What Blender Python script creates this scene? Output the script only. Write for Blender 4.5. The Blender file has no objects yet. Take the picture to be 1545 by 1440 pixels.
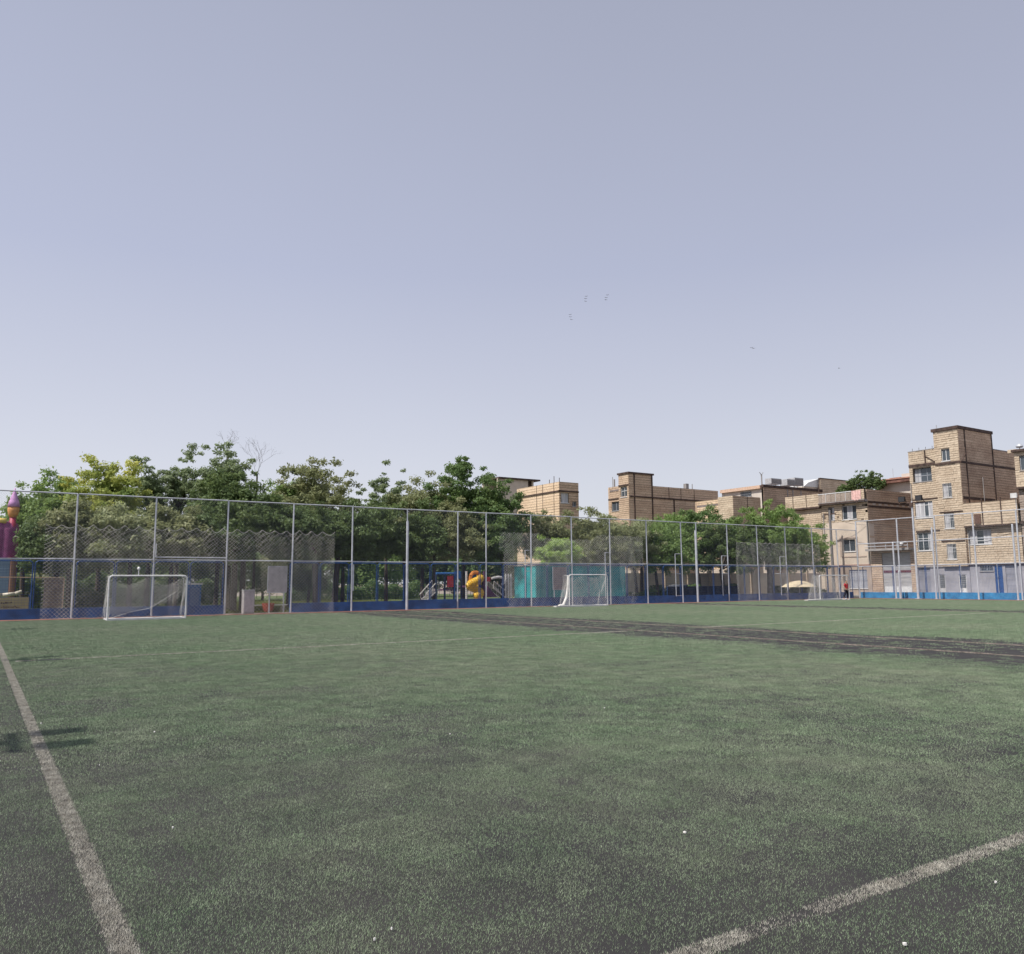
import bpy, math, random
import numpy as np
from mathutils import Matrix, Vector

random.seed(7)
rng = np.random.default_rng(7)
sc = bpy.context.scene
col = sc.collection
R = math.radians

# ------------------------------------------------------------------ camera
F, PITCH, ROLL, YAW, EYE = 1236.7, R(7.341), R(-0.3927), R(33.0955), 1.7
PW, PH = 1545.0, 1440.0
fwd = np.array([math.sin(YAW) * math.cos(PITCH), math.cos(YAW) * math.cos(PITCH), math.sin(PITCH)])
r0 = np.array([math.cos(YAW), -math.sin(YAW), 0.0])
u0 = np.cross(r0, fwd)
rgt = r0 * math.cos(ROLL) + u0 * math.sin(ROLL)
upv = -r0 * math.sin(ROLL) + u0 * math.cos(ROLL)
cam = bpy.data.cameras.new('camera')
cam.sensor_fit = 'HORIZONTAL'
cam.sensor_width = 36.0
cam.lens = F / PW * 36.0
cam.clip_start = 0.1
cam.clip_end = 3000
co = bpy.data.objects.new('camera', cam)
col.objects.link(co)
M = Matrix.Identity(4)
for i in range(3):
    M[i][0], M[i][1], M[i][2] = rgt[i], upv[i], -fwd[i]
M[2][3] = EYE
co.matrix_world = M
sc.camera = co

# ------------------------------------------------------------------ sky and sun
SUN_EL, SUN_AZ = R(55), R(181)          # azimuth measured from +X towards +Y
sd = Vector((math.cos(SUN_EL) * math.cos(SUN_AZ), math.cos(SUN_EL) * math.sin(SUN_AZ), math.sin(SUN_EL)))
w = bpy.data.worlds.new('World')
sc.world = w
w.use_nodes = True
nt = w.node_tree
nt.nodes.clear()
sky = nt.nodes.new('ShaderNodeTexSky')
sky.sky_type = 'NISHITA'
sky.sun_disc = False
sky.sun_elevation = SUN_EL
sky.sun_rotation = math.pi / 2 - SUN_AZ
sky.altitude = 900
sky.air_density = 1.0
sky.dust_density = 2.2
sky.ozone_density = 1.6
mix = nt.nodes.new('ShaderNodeMix')
mix.data_type = 'RGBA'
tcw = nt.nodes.new('ShaderNodeTexCoord')
sx = nt.nodes.new('ShaderNodeSeparateXYZ')
nt.links.new(tcw.outputs['Generated'], sx.inputs[0])
hz = nt.nodes.new('ShaderNodeValToRGB')  # milky summer air: palest at the horizon, thinner overhead
he = hz.color_ramp.elements
he[0].position = 0.0; he[0].color = (0.745, 0.742, 0.780, 1)
he[1].position = 0.75; he[1].color = (0.350, 0.368, 0.457, 1)
h2 = he.new(0.12); h2.color = (0.685, 0.688, 0.755, 1)
h3 = he.new(0.36); h3.color = (0.480, 0.503, 0.632, 1)
nt.links.new(sx.outputs[2], hz.inputs[0])
hs_ = nt.nodes.new('ShaderNodeVectorMath'); hs_.operation = 'SCALE'; hs_.inputs[3].default_value = 8.6
nt.links.new(hz.outputs[0], hs_.inputs[0])
nt.links.new(hs_.outputs[0], mix.inputs[7])
mix.inputs[0].default_value = 0.82
bg = nt.nodes.new('ShaderNodeBackground')
bg.inputs[1].default_value = 0.115
wo = nt.nodes.new('ShaderNodeOutputWorld')
nt.links.new(sky.outputs[0], mix.inputs[6])
dt = nt.nodes.new('ShaderNodeVectorMath'); dt.operation = 'DOT_PRODUCT'
dt.inputs[1].default_value = sd
nt.links.new(tcw.outputs['Generated'], dt.inputs[0])
nzs = nt.nodes.new('ShaderNodeTexNoise'); nzs.inputs['Scale'].default_value = 1.3; nzs.inputs['Detail'].default_value = 3
nt.links.new(tcw.outputs['Generated'], nzs.inputs['Vector'])
m1 = nt.nodes.new('ShaderNodeMath'); m1.operation = 'MULTIPLY_ADD'; m1.inputs[1].default_value = 0.12; m1.inputs[2].default_value = 0.90
nt.links.new(dt.outputs['Value'], m1.inputs[0])
m2_ = nt.nodes.new('ShaderNodeMath'); m2_.operation = 'MULTIPLY_ADD'; m2_.inputs[1].default_value = 0.11
nt.links.new(nzs.outputs[0], m2_.inputs[0]); nt.links.new(m1.outputs[0], m2_.inputs[2])
vsc = nt.nodes.new('ShaderNodeVectorMath'); vsc.operation = 'SCALE'
nt.links.new(mix.outputs[2], vsc.inputs[0]); nt.links.new(m2_.outputs[0], vsc.inputs[3])
nt.links.new(vsc.outputs[0], bg.inputs[0])
nt.links.new(bg.outputs[0], wo.inputs[0])
sun = bpy.data.lights.new('sun', 'SUN')
sun.energy = 4.3
sun.angle = R(0.6)
sun.color = (1.0, 0.95, 0.88)
so = bpy.data.objects.new('sun', sun)
col.objects.link(so)
so.rotation_euler = sd.to_track_quat('Z', 'Y').to_euler()
so.location = (-30, 30, 60)
sc.view_settings.view_transform = 'Standard'
sc.view_settings.look = 'None'
sc.view_settings.exposure = 0.2
sc.view_settings.gamma = 1.0
sc.view_settings.use_curve_mapping = False
sc.cycles.max_bounces = 6
sc.cycles.transparent_max_bounces = 16

# ------------------------------------------------------------------ surveying helpers (photo pixel -> place)
def ray(px, py):
    return fwd + (px - PW / 2) / F * rgt - (py - PH / 2) / F * upv
def onY(px, py, Y):
    d = ray(px, py); t = Y / d[1]
    return (d[0] * t, Y, EYE + d[2] * t)
def onX(px, py, X):
    d = ray(px, py); t = X / d[0]
    return (X, d[1] * t, EYE + d[2] * t)
def gnd(px, py, z=0.0):
    d = ray(px, py); t = (z - EYE) / d[2]
    return (d[0] * t, d[1] * t, z)
def project(P):
    d = np.asarray(P, float) - np.array([0, 0, EYE])
    z = d @ fwd
    return PW / 2 + F * (d @ rgt) / z, PH / 2 - F * (d @ upv) / z, z

# ------------------------------------------------------------------ materials
MATS = {}
def node_mat(name):
    m = bpy.data.materials.new(name)
    m.use_nodes = True
    n = m.node_tree.nodes
    return m, n, m.node_tree.links, n['Principled BSDF']
def mat(name, c, rough=0.7, metal=0.0, var=0.12, scale=6.0, bump=0.0, c2=None, spec=0.4, stretch=None):
    if name in MATS:
        return MATS[name]
    m, n, l, b = node_mat(name)
    tc = n.new('ShaderNodeTexCoord')
    nz = n.new('ShaderNodeTexNoise')
    nz.inputs['Scale'].default_value = scale
    nz.inputs['Detail'].default_value = 5
    if stretch:
        mp = n.new('ShaderNodeMapping')
        mp.inputs['Scale'].default_value = stretch
        l.new(tc.outputs['Object'], mp.inputs[0]); l.new(mp.outputs[0], nz.inputs['Vector'])
    else:
        l.new(tc.outputs['Object'], nz.inputs['Vector'])
    r = n.new('ShaderNodeValToRGB')
    r.color_ramp.elements[0].position = 0.3
    r.color_ramp.elements[1].position = 0.7
    a = c2 if c2 else tuple(x * (1 - var * 2) for x in c)
    r.color_ramp.elements[0].color = (*a, 1)
    r.color_ramp.elements[1].color = (*[min(1, x * (1 + var)) for x in c], 1)
    l.new(nz.outputs[0], r.inputs[0])
    l.new(r.outputs[0], b.inputs['Base Color'])
    b.inputs['Roughness'].default_value = rough
    b.inputs['Metallic'].default_value = metal
    b.inputs['Specular IOR Level'].default_value = spec
    if bump:
        bp = n.new('ShaderNodeBump')
        bp.inputs['Strength'].default_value = bump
        bp.inputs['Distance'].default_value = 0.02
        l.new(nz.outputs[0], bp.inputs['Height'])
        l.new(bp.outputs[0], b.inputs['Normal'])
    MATS[name] = m
    return m
def brick_mat(name, ca, cb, cd):
    """ca / cb: two brick colours, cd: dirt; each brick has its own stored tint"""
    if name in MATS:
        return MATS[name]
    m, n, l, b = node_mat(name)
    at = n.new('ShaderNodeAttribute'); at.attribute_name = 'tint'
    mx = n.new('ShaderNodeMix'); mx.data_type = 'RGBA'
    mx.inputs[6].default_value = (*ca, 1); mx.inputs[7].default_value = (*cb, 1)
    l.new(at.outputs['Fac'], mx.inputs[0])
    tc = n.new('ShaderNodeTexCoord')
    nz = n.new('ShaderNodeTexNoise'); nz.inputs['Scale'].default_value = 0.55; nz.inputs['Detail'].default_value = 7
    l.new(tc.outputs['Object'], nz.inputs['Vector'])
    rp = n.new('ShaderNodeMapRange'); rp.inputs[1].default_value = 0.45; rp.inputs[2].default_value = 0.75
    l.new(nz.outputs[0], rp.inputs[0])
    m2 = n.new('ShaderNodeMix'); m2.data_type = 'RGBA'; m2.inputs[7].default_value = (*cd, 1)
    mu = n.new('ShaderNodeMath'); mu.operation = 'MULTIPLY'; mu.inputs[1].default_value = 0.65
    l.new(rp.outputs[0], mu.inputs[0]); l.new(mu.outputs[0], m2.inputs[0]); l.new(mx.outputs[2], m2.inputs[6])
    # single bricks within each course
    br = n.new('ShaderNodeTexNoise'); br.inputs['Scale'].default_value = 1.0; br.inputs['Detail'].default_value = 1
    mp = n.new('ShaderNodeMapping'); mp.inputs['Scale'].default_value = (4.5, 4.5, 13)
    l.new(tc.outputs['Object'], mp.inputs[0]); l.new(mp.outputs[0], br.inputs['Vector'])
    m3 = n.new('ShaderNodeMix'); m3.data_type = 'RGBA'; m3.blend_type = 'MULTIPLY'; m3.inputs[0].default_value = 0.8
    r2 = n.new('ShaderNodeValToRGB')
    r2.color_ramp.elements[0].position = 0.36; r2.color_ramp.elements[0].color = (0.74, 0.72, 0.70, 1)
    r2.color_ramp.elements[1].position = 0.6; r2.color_ramp.elements[1].color = (1.06, 1.06, 1.05, 1)
    l.new(br.outputs[0], r2.inputs[0])
    l.new(m2.outputs[2], m3.inputs[6]); l.new(r2.outputs[0], m3.inputs[7])
    l.new(m3.outputs[2], b.inputs['Base Color'])
    b.inputs['Roughness'].default_value = 0.9
    b.inputs['Specular IOR Level'].default_value = 0.15
    MATS[name] = m
    return m
def leaf_mat(name, ca, cb, cc=None, trans=0.35):
    if name in MATS:
        return MATS[name]
    m, n, l, b = node_mat(name)
    at = n.new('ShaderNodeAttribute'); at.attribute_name = 'tint'
    mx = n.new('ShaderNodeMix'); mx.data_type = 'RGBA'
    mx.inputs[6].default_value = (*ca, 1); mx.inputs[7].default_value = (*cb, 1)
    l.new(at.outputs['Fac'], mx.inputs[0])
    tc = n.new('ShaderNodeTexCoord')
    nz = n.new('ShaderNodeTexNoise'); nz.inputs['Scale'].default_value = 0.45; nz.inputs['Detail'].default_value = 3
    l.new(tc.outputs['Object'], nz.inputs['Vector'])
    rp = n.new('ShaderNodeMapRange'); rp.inputs[1].default_value = 0.42; rp.inputs[2].default_value = 0.68
    l.new(nz.outputs[0], rp.inputs[0])
    m2 = n.new('ShaderNodeMix'); m2.data_type = 'RGBA'; m2.inputs[7].default_value = (*(cc or cb), 1)
    l.new(rp.outputs[0], m2.inputs[0]); l.new(mx.outputs[2], m2.inputs[6])
    l.new(m2.outputs[2], b.inputs['Base Color'])
    b.inputs['Roughness'].default_value = 0.55
    b.inputs['Specular IOR Level'].default_value = 0.35
    tr = n.new('ShaderNodeBsdfTranslucent')
    ms = n.new('ShaderNodeMixShader'); ms.inputs[0].default_value = trans
    hs = n.new('ShaderNodeHueSaturation'); hs.inputs['Value'].default_value = 1.5; hs.inputs['Hue'].default_value = 0.48
    l.new(m2.outputs[2], hs.inputs['Color']); l.new(hs.outputs[0], tr.inputs[0])
    l.new(b.outputs[0], ms.inputs[1]); l.new(tr.outputs[0], ms.inputs[2])
    l.new(ms.outputs[0], n['Material Output'].inputs[0])
    MATS[name] = m
    return m

GALV = mat('galvanised_steel', (0.50, 0.52, 0.56), 0.5, 0.15, 0.1, 3)
WHITE_P = mat('white_paint', (0.66, 0.66, 0.65), 0.45, 0, 0.08, 4)
WHITE_FR = mat('window_frame_white', (0.66, 0.66, 0.66), 0.5, 0, 0.08, 4)
GREY_FR = mat('window_frame_grey', (0.36, 0.38, 0.42), 0.5, 0, 0.1, 4)
WIRE = mat('wire', (0.36, 0.38, 0.40), 0.55, 0.2, 0.1, 3)
CORD = mat('net_cord', (0.60, 0.57, 0.52), 0.9, 0, 0.1, 3)
CORDW = mat('goal_net_cord', (0.74, 0.72, 0.68), 0.9, 0, 0.1, 3)
BLUE_D = mat('blue_wall_paint', (0.032, 0.105, 0.31), 0.7, 0, 0.16, 2.2, 0.3, c2=(0.022, 0.060, 0.17))
BLUE_L = mat('light_blue_wall_paint', (0.035, 0.22, 0.45), 0.65, 0, 0.14, 2.0, 0.3, c2=(0.025, 0.14, 0.31))
BLUE_M = mat('blue_metal', (0.025, 0.085, 0.26), 0.5, 0, 0.12, 3)
STEEL_B = mat('rusty_beam', (0.085, 0.055, 0.045), 0.8, 0, 0.3, 2.5)
MORTAR = mat('mortar', (0.19, 0.15, 0.115), 0.95, 0, 0.2, 1.5)
PLASTER = mat('beige_plaster', (0.60, 0.51, 0.42), 0.9, 0, 0.08, 0.7)
PLASTER_W = mat('white_plaster', (0.60, 0.54, 0.48), 0.9, 0, 0.08, 0.7)
CONC = mat('concrete', (0.33, 0.31, 0.30), 0.9, 0, 0.15, 1.2)
GREYDOOR = mat('grey_metal_door', (0.30, 0.30, 0.34), 0.6, 0, 0.12, 1.2)
SHUTTER = mat('shutter_metal', (0.42, 0.41, 0.41), 0.6, 0, 0.1, 1.0, stretch=(1, 1, 6))
CURTAIN = mat('curtain_cloth', (0.50, 0.50, 0.52), 0.9, 0, 0.2, 1.5, stretch=(3, 3, .3))
DARKIN = mat('dark_interior', (0.035, 0.037, 0.042), 0.9, 0, 0.2, 1)
ROOFC = mat('roof_bitumen', (0.24, 0.20, 0.19), 0.95, 0, 0.2, 1)
BARK = mat('bark', (0.085, 0.065, 0.05), 0.95, 0, 0.3, 4, 0.6, stretch=(2, 2, .5))
BR_TAN = brick_mat('tan_brick', (0.537, 0.432, 0.322), (0.673, 0.564, 0.435), (0.391, 0.305, 0.226))
BR_ORANGE = brick_mat('orange_brick', (0.70, 0.53, 0.37), (0.78, 0.61, 0.45), (0.60, 0.44, 0.31))
BR_BROWN = brick_mat('brown_brick', (0.531, 0.392, 0.288), (0.666, 0.521, 0.387), (0.369, 0.258, 0.189))
BR_GREY = brick_mat('grey_brick', (0.32, 0.27, 0.23), (0.42, 0.35, 0.30), (0.2, 0.17, 0.15))
def glass_mat():
    m, n, l, b = node_mat('window_glass')
    b.inputs['Base Color'].default_value = (0.06, 0.075, 0.09, 1)
    b.inputs['Roughness'].default_value = 0.08
    b.inputs['Specular IOR Level'].default_value = 0.7
    return m
GLASS = glass_mat()

# ------------------------------------------------------------------ mesh building
def origin(o):
    v = Vector((0, 0, 0))
    while o is not None:
        v += o.location
        o = o.parent
    return v
def tag(o, label=None, cat=None, group=None, kind=None):
    if label: o['label'] = label
    if cat: o['category'] = cat
    if group: o['group'] = group
    if kind: o['kind'] = kind
    return o
def thing(name, loc, label, cat, group=None):
    o = bpy.data.objects.new(name, None)
    o.empty_display_size = 0.3
    o.location = loc
    col.objects.link(o)
    return tag(o, label, cat, group)
def new_mesh(name, V, Fc, m=None, tint=None, smooth=False):
    me = bpy.data.meshes.new(name)
    V = np.asarray(V, np.float32).reshape(-1, 3)
    if isinstance(Fc, np.ndarray):
        k = Fc.shape[1]
        me.vertices.add(len(V)); me.vertices.foreach_set('co', V.ravel())
        me.loops.add(Fc.size); me.loops.foreach_set('vertex_index', Fc.astype(np.int32).ravel())
        me.polygons.add(len(Fc))
        me.polygons.foreach_set('loop_start', np.arange(0, Fc.size, k, dtype=np.int32))
        me.update(calc_edges=True)
    else:
        me.from_pydata([tuple(map(float, v)) for v in V], [], Fc)
    if tint is not None:
        a = me.attributes.new('tint', 'FLOAT', 'POINT')
        a.data.foreach_set('value', np.asarray(tint, np.float32))
    if m:
        me.materials.append(m)
    if smooth:
        me.polygons.foreach_set('use_smooth', [True] * len(me.polygons))
    return me
class MB:
    def __init__(s):
        s.v = []; s.f = []; s.t = []
    def add(s, vs, fs, tint=0.5):
        o = len(s.v)
        s.v += [tuple(x) for x in vs]
        s.f += [tuple(i + o for i in f) for f in fs]
        s.t += [tint] * len(vs)
    def box(s, x0, x1, y0, y1, z0, z1, tint=0.5):
        if x1 < x0: x0, x1 = x1, x0
        if y1 < y0: y0, y1 = y1, y0
        if z1 < z0: z0, z1 = z1, z0
        s.add([(x0, y0, z0), (x1, y0, z0), (x1, y1, z0), (x0, y1, z0), (x0, y0, z1), (x1, y0, z1), (x1, y1, z1), (x0, y1, z1)],
              [(0, 3, 2, 1), (4, 5, 6, 7), (0, 1, 5, 4), (1, 2, 6, 5), (2, 3, 7, 6), (3, 0, 4, 7)], tint)
    def tube(s, p0, p1, r, n=8, r1=None, cap=True, tint=0.5):
        p0, p1 = Vector(p0), Vector(p1)
        d = p1 - p0
        if d.length < 1e-6: return
        d.normalize()
        a = d.orthogonal().normalized(); b = d.cross(a)
        r1 = r if r1 is None else r1
        vs = []
        for P, rr in ((p0, r), (p1, r1)):
            for i in range(n):
                t = 2 * math.pi * i / n
                vs.append(P + (a * math.cos(t) + b * math.sin(t)) * rr)
        fs = [(i, (i + 1) % n, n + (i + 1) % n, n + i) for i in range(n)]
        if cap:
            fs += [tuple(reversed(range(n))), tuple(range(n, 2 * n))]
        s.add(vs, fs, tint)
    def path(s, pts, r, n=6, r1=None):
        k = len(pts) - 1
        for i in range(k):
            ra = r if r1 is None else r + (r1 - r) * i / k
            rb = r if r1 is None else r + (r1 - r) * (i + 1) / k
            s.tube(pts[i], pts[i + 1], ra, n, rb)
    def lathe(s, c, prof, n=16):
        vs = []; fs = []
        for (rr, z) in prof:
            for i in range(n):
                t = 2 * math.pi * i / n
                vs.append((c[0] + rr * math.cos(t), c[1] + rr * math.sin(t), c[2] + z))
        for k in range(len(prof) - 1):
            for i in range(n):
                fs.append((k * n + i, k * n + (i + 1) % n, (k + 1) * n + (i + 1) % n, (k + 1) * n + i))
        fs.append(tuple(range((len(prof) - 1) * n, len(prof) * n)))
        fs.append(tuple(reversed(range(n))))
        s.add(vs, fs)
    def build(s, name, m, parent=None, smooth=False, base=None, **kw):
        """vertices are given in world space; the object's origin is put at its parent's, or at base"""
        off = origin(parent) if parent else Vector(base or (0, 0, 0))
        V = np.array(s.v, float) - np.array(off)
        o = bpy.data.objects.new(name, new_mesh(name, V, s.f, m, s.t, smooth))
        col.objects.link(o)
        if parent: o.parent = parent
        else: o.location = off
        return tag(o, **kw)
def part(name, m, parent, *boxes, **kw):
    b = MB()
    for bx in boxes: b.box(*bx)
    return b.build(name, m, parent, **kw)

# ------------------------------------------------------------------ ground
def sheet(name, x0, x1, y0, y1, z, m, label=None, jag=0.0):
    V = [(x0, y0, z), (x1, y0, z), (x1, y1, z), (x0, y1, z)]
    o = bpy.data.objects.new(name, new_mesh(name, V, [(0, 1, 2, 3)], m))
    col.objects.link(o)
    return tag(o, label=label, kind='structure')
EARTH = mat('dry_earth', (0.30, 0.25, 0.20), 0.95, 0, 0.15, 0.5)
ASPH = mat('asphalt', (0.06, 0.06, 0.062), 0.9, 0, 0.15, 1.5)
LAWN = mat('lawn_soil', (0.10, 0.13, 0.035), 0.95, 0, 0.2, 0.6, c2=(0.055, 0.085, 0.02))
REDT = mat('red_kerb', (0.24, 0.10, 0.075), 0.9, 0, 0.2, 1.2)
def infill_mat():
    m, n, l, b = node_mat('rubber_infill')
    g = n.new('ShaderNodeNewGeometry')
    n1 = n.new('ShaderNodeTexNoise'); n1.inputs['Scale'].default_value = 0.8; n1.inputs['Detail'].default_value = 6
    n2 = n.new('ShaderNodeTexNoise'); n2.inputs['Scale'].default_value = 260; n2.inputs['Detail'].default_value = 2
    l.new(g.outputs['Position'], n1.inputs['Vector']); l.new(g.outputs['Position'], n2.inputs['Vector'])
    r = n.new('ShaderNodeValToRGB')
    r.color_ramp.elements[0].color = (0.012, 0.0115, 0.0115, 1); r.color_ramp.elements[0].position = 0.35
    r.color_ramp.elements[1].color = (0.050, 0.044, 0.041, 1); r.color_ramp.elements[1].position = 0.75
    ad = n.new('ShaderNodeMath'); ad.operation = 'ADD'
    mu = n.new('ShaderNodeMath'); mu.operation = 'MULTIPLY'; mu.inputs[1].default_value = 0.5
    mv = n.new('ShaderNodeMath'); mv.operation = 'MULTIPLY'; mv.inputs[1].default_value = 0.5
    l.new(n1.outputs[0], mu.inputs[0]); l.new(n2.outputs[0], mv.inputs[0])
    l.new(mu.outputs[0], ad.inputs[0]); l.new(mv.outputs[0], ad.inputs[1]); l.new(ad.outputs[0], r.inputs[0])
    l.new(r.outputs[0], b.inputs['Base Color'])
    b.inputs['Roughness'].default_value = 0.85
    bp = n.new('ShaderNodeBump'); bp.inputs['Strength'].default_value = 0.8; bp.inputs['Distance'].default_value = 0.004
    l.new(n2.outputs[0], bp.inputs['Height']); l.new(bp.outputs[0], b.inputs['Normal'])
    return m
INFILL = infill_mat()
sheet('ground', -900, 1200, -300, 1500, -0.012, EARTH)
sheet('sports_field', -14, 69.5, -14, 47.6, 0.0, INFILL)
sheet('kerb_strip', -14, 71.6, 47.6, 49.0, 0.004, REDT)
sheet('side_kerb_strip', 69.5, 71.6, -14, 47.6, 0.004, REDT)
lawn_o = sheet('lawn', -30, 62, 50.4, 120, 0.02, LAWN)
sheet('playground_paving', 24, 46, 50.4, 64, 0.026, mat('pale_paving', (0.50, 0.46, 0.43), 0.9, 0, 0.1, 1))
sheet('street', 72.9, 78.6, -40, 57, 0.0, ASPH)
b = MB(); b.box(78.6, 80.0, -40, 57, -0.01, 0.13); b.build('pavement', CONC, kind='structure')

# ---- pitch markings (field plan: X to the right along the far fence, Y towards it)
XL, XD1, XD2, YN, YP = 0.70, 19.58, 22.70, 2.93, 21.98
LINES = [  # name, x0, x1, y0, y1, wear
    ('touchline_marking', XL - .058, XL + .058, -3, 47.3, 0.10),
    ('near_line_marking', 2.0, 19.4, YN - .06, YN + .06, 1.0),
    ('area_line_marking', 0.9, XD1 - .6, YP - .05, YP + .05, 0.15),
    ('far_touchline_marking', XD1 - .05, XD1 + .05, -3, 46.5, 0.3),
    ('second_touchline_marking', XD2 - .05, XD2 + .05, -3, 46.5, 0.35),
    ('second_area_line_marking', XD2, 43.0, 22.0, 22.11, 0.15),
    ('third_touchline_marking', 44.3, 44.42, 2, 46.5, 0.4)]
def vnoise(x, y, s, seed=0):
    """smooth value noise on numpy arrays"""
    x = np.asarray(x) / s; y = np.asarray(y) / s
    xi = np.floor(x).astype(np.int64); yi = np.floor(y).astype(np.int64)
    fx = x - xi; fy = y - yi
    fx = fx * fx * (3 - 2 * fx); fy = fy * fy * (3 - 2 * fy)
    def h(a, c):
        n = (a * 374761393 + c * 668265263 + seed * 974711) & 0x7fffffff
        n = ((n ^ (n >> 13)) * 1274126177) & 0x7fffffff
        return ((n ^ (n >> 16)) & 0xffff) / 65535.0
    return (h(xi, yi) * (1 - fx) + h(xi + 1, yi) * fx) * (1 - fy) + (h(xi, yi + 1) * (1 - fx) + h(xi + 1, yi + 1) * fx) * fy
def cover(x, y):
    """how much fibre stands up out of the infill, 0..1"""
    n_ = 0.34 * vnoise(x, y, 1.9, 1) + 0.33 * vnoise(x, y, 0.8, 2) + 0.33 * vnoise(x, y, 0.36, 6)
    c = np.clip(0.36 + 1.4 * (n_ - 0.25), 0.34, 1.15)
    c *= 0.8 + 0.35 * vnoise(x, y, 5.0, 3)
    edge = 0.9 * (vnoise(x, y, 2.2, 5) - 0.5)
    for (a, e, k) in ((XD1 - 3.4, XD2 + 2.6, .985), (42.8, 49.0, .97)):
        t = np.clip((x - a + edge) / 2.2, 0, 1) * np.clip((e - x + edge) / 1.8, 0, 1)
        c = c * (1 - k * t)
    c = np.where(x < XL - .05, c * 0.62, c)
    t = np.clip((y - 45.6 + edge * 2) / 1.2, 0, 1) * np.clip((30 - x) / 8, 0.25, 1)
    c = c * (1 - .75 * t)
    # thin, trampled belt along the near line
    t = np.exp(-((y - 2.6) / 1.1) ** 2) * np.clip((x - 1.2) / 1.5, 0, 1)
    c = c * (1 - 0.45 * t)
    c = c * (.66 + .34 * np.clip((y - 3 + edge) / 11, 0, 1))          # near end: some wear, fibre thinned mainly to darken the foreground tone
    return np.clip(c, 0.02, 1.3)
def turf_mat():
    m, n, l, b = node_mat('turf_fibre')
    g = n.new('ShaderNodeNewGeometry')
    def noise(s, d=3):
        t = n.new('ShaderNodeTexNoise'); t.inputs['Scale'].default_value = s; t.inputs['Detail'].default_value = d
        l.new(g.outputs['Position'], t.inputs['Vector']); return t
    big, mid, fine = noise(0.16, 4), noise(1.4, 5), noise(70, 1)
    r = n.new('ShaderNodeValToRGB')
    e = r.color_ramp.elements
    e[0].position = 0.32; e[0].color = (0.090, 0.160, 0.072, 1)
    e[1].position = 0.68; e[1].color = (0.30, 0.375, 0.245, 1)
    x = e.new(0.5); x.color = (0.175, 0.260, 0.140, 1)
    l.new(fine.outputs[0], r.inputs[0])
    mx = n.new('ShaderNodeMix'); mx.data_type = 'RGBA'; mx.inputs[7].default_value = (0.37, 0.36, 0.28, 1)
    mr = n.new('ShaderNodeMapRange'); mr.inputs[1].default_value = 0.4; mr.inputs[2].default_value = 0.7; mr.inputs[4].default_value = 0.5
    ad = n.new('ShaderNodeMath'); ad.operation = 'ADD'; ml = n.new('ShaderNodeMath'); ml.operation = 'MULTIPLY'; ml.inputs[1].default_value = 0.5
    l.new(big.outputs[0], ad.inputs[0]); l.new(mid.outputs[0], ad.inputs[1]); l.new(ad.outputs[0], ml.inputs[0]); l.new(ml.outputs[0], mr.inputs[0])
    l.new(mr.outputs[0], mx.inputs[0]); l.new(r.outputs[0], mx.inputs[6])
    # faded and fresh fibre in patches about a metre across
    p2 = noise(2.6, 3); m4 = n.new('ShaderNodeMapRange'); m4.inputs[1].default_value = 0.38; m4.inputs[2].default_value = 0.64; m4.inputs[3].default_value = 0.80; m4.inputs[4].default_value = 1.12
    l.new(p2.outputs[0], m4.inputs[0])
    vs_ = n.new('ShaderNodeVectorMath'); vs_.operation = 'SCALE'
    l.new(mx.outputs[2], vs_.inputs[0]); l.new(m4.outputs[0], vs_.inputs[3])
    l.new(vs_.outputs[0], b.inputs['Base Color'])
    b.inputs['Roughness'].default_value = 0.62
    b.inputs['Specular IOR Level'].default_value = 0.35
    b.inputs['Sheen Weight'].default_value = 0.25
    b.inputs['Sheen Roughness'].default_value = 0.5
    return m
TURF = turf_mat()
LINEM = mat('worn_line_fibre', (0.48, 0.46, 0.40), 0.8, 0, 0.15, 9, c2=(0.28, 0.26, 0.22))
LINED = mat('dusty_line_fibre', (0.34, 0.29, 0.25), 0.85, 0, 0.15, 5, c2=(0.20, 0.17, 0.15))
def blades(xy, hgt, wid, seed, z0=0.0, lean=1.0):
    g = np.random.default_rng(seed)
    n = len(xy)
    a = g.uniform(0, 2 * np.pi, n); la = g.uniform(0, 2 * np.pi, n)
    h = hgt * g.uniform(0.5, 1.15, n); wd = wid * g.uniform(0.7, 1.3, n)
    ln = h * g.uniform(0.1, lean, n)
    dx, dy = np.cos(a) * wd / 2, np.sin(a) * wd / 2
    V = np.zeros((n, 3, 3))
    V[:, 0] = np.stack([xy[:, 0] - dx, xy[:, 1] - dy, np.full(n, z0)], 1)
    V[:, 1] = np.stack([xy[:, 0] + dx, xy[:, 1] + dy, np.full(n, z0)], 1)
    V[:, 2] = np.stack([xy[:, 0] + np.cos(la) * ln, xy[:, 1] + np.sin(la) * ln, z0 + h], 1)
    return V.reshape(-1, 3), np.arange(n * 3).reshape(-1, 3)
T = 0.25
LOD = [(0.0125, 0.0022, 42000), (0.0145, 0.0046, 17500), (0.020, 0.012, 6400)]
NV, ND = 3, 6                                    # variants, density steps
DENS = [.035, .12, .28, .48, .72, 1.0]
DCUT = [.075, .2, .38, .6, .86]
tiles = {}
for li, (hh, ww, dens) in enumerate(LOD):
    for di in range(ND):
        for vi in range(NV):
            k = max(3, int(dens * T * T * DENS[di]))
            sd_ = li * 100 + di * 10 + vi
            xy = np.random.default_rng(sd_).uniform(-T / 2, T / 2, (k, 2))
            V, Fc = blades(xy, hh, ww, sd_ + 7)
            tiles[(li, di, vi)] = bpy.data.objects.new('turf_tile', new_mesh('turf_tile', V, Fc, TURF))
gx, gy = np.meshgrid(np.arange(-13, 69.4, T) + T / 2, np.arange(-4, 47.4, T) + T / 2)
gx, gy = gx.ravel(), gy.ravel()
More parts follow.
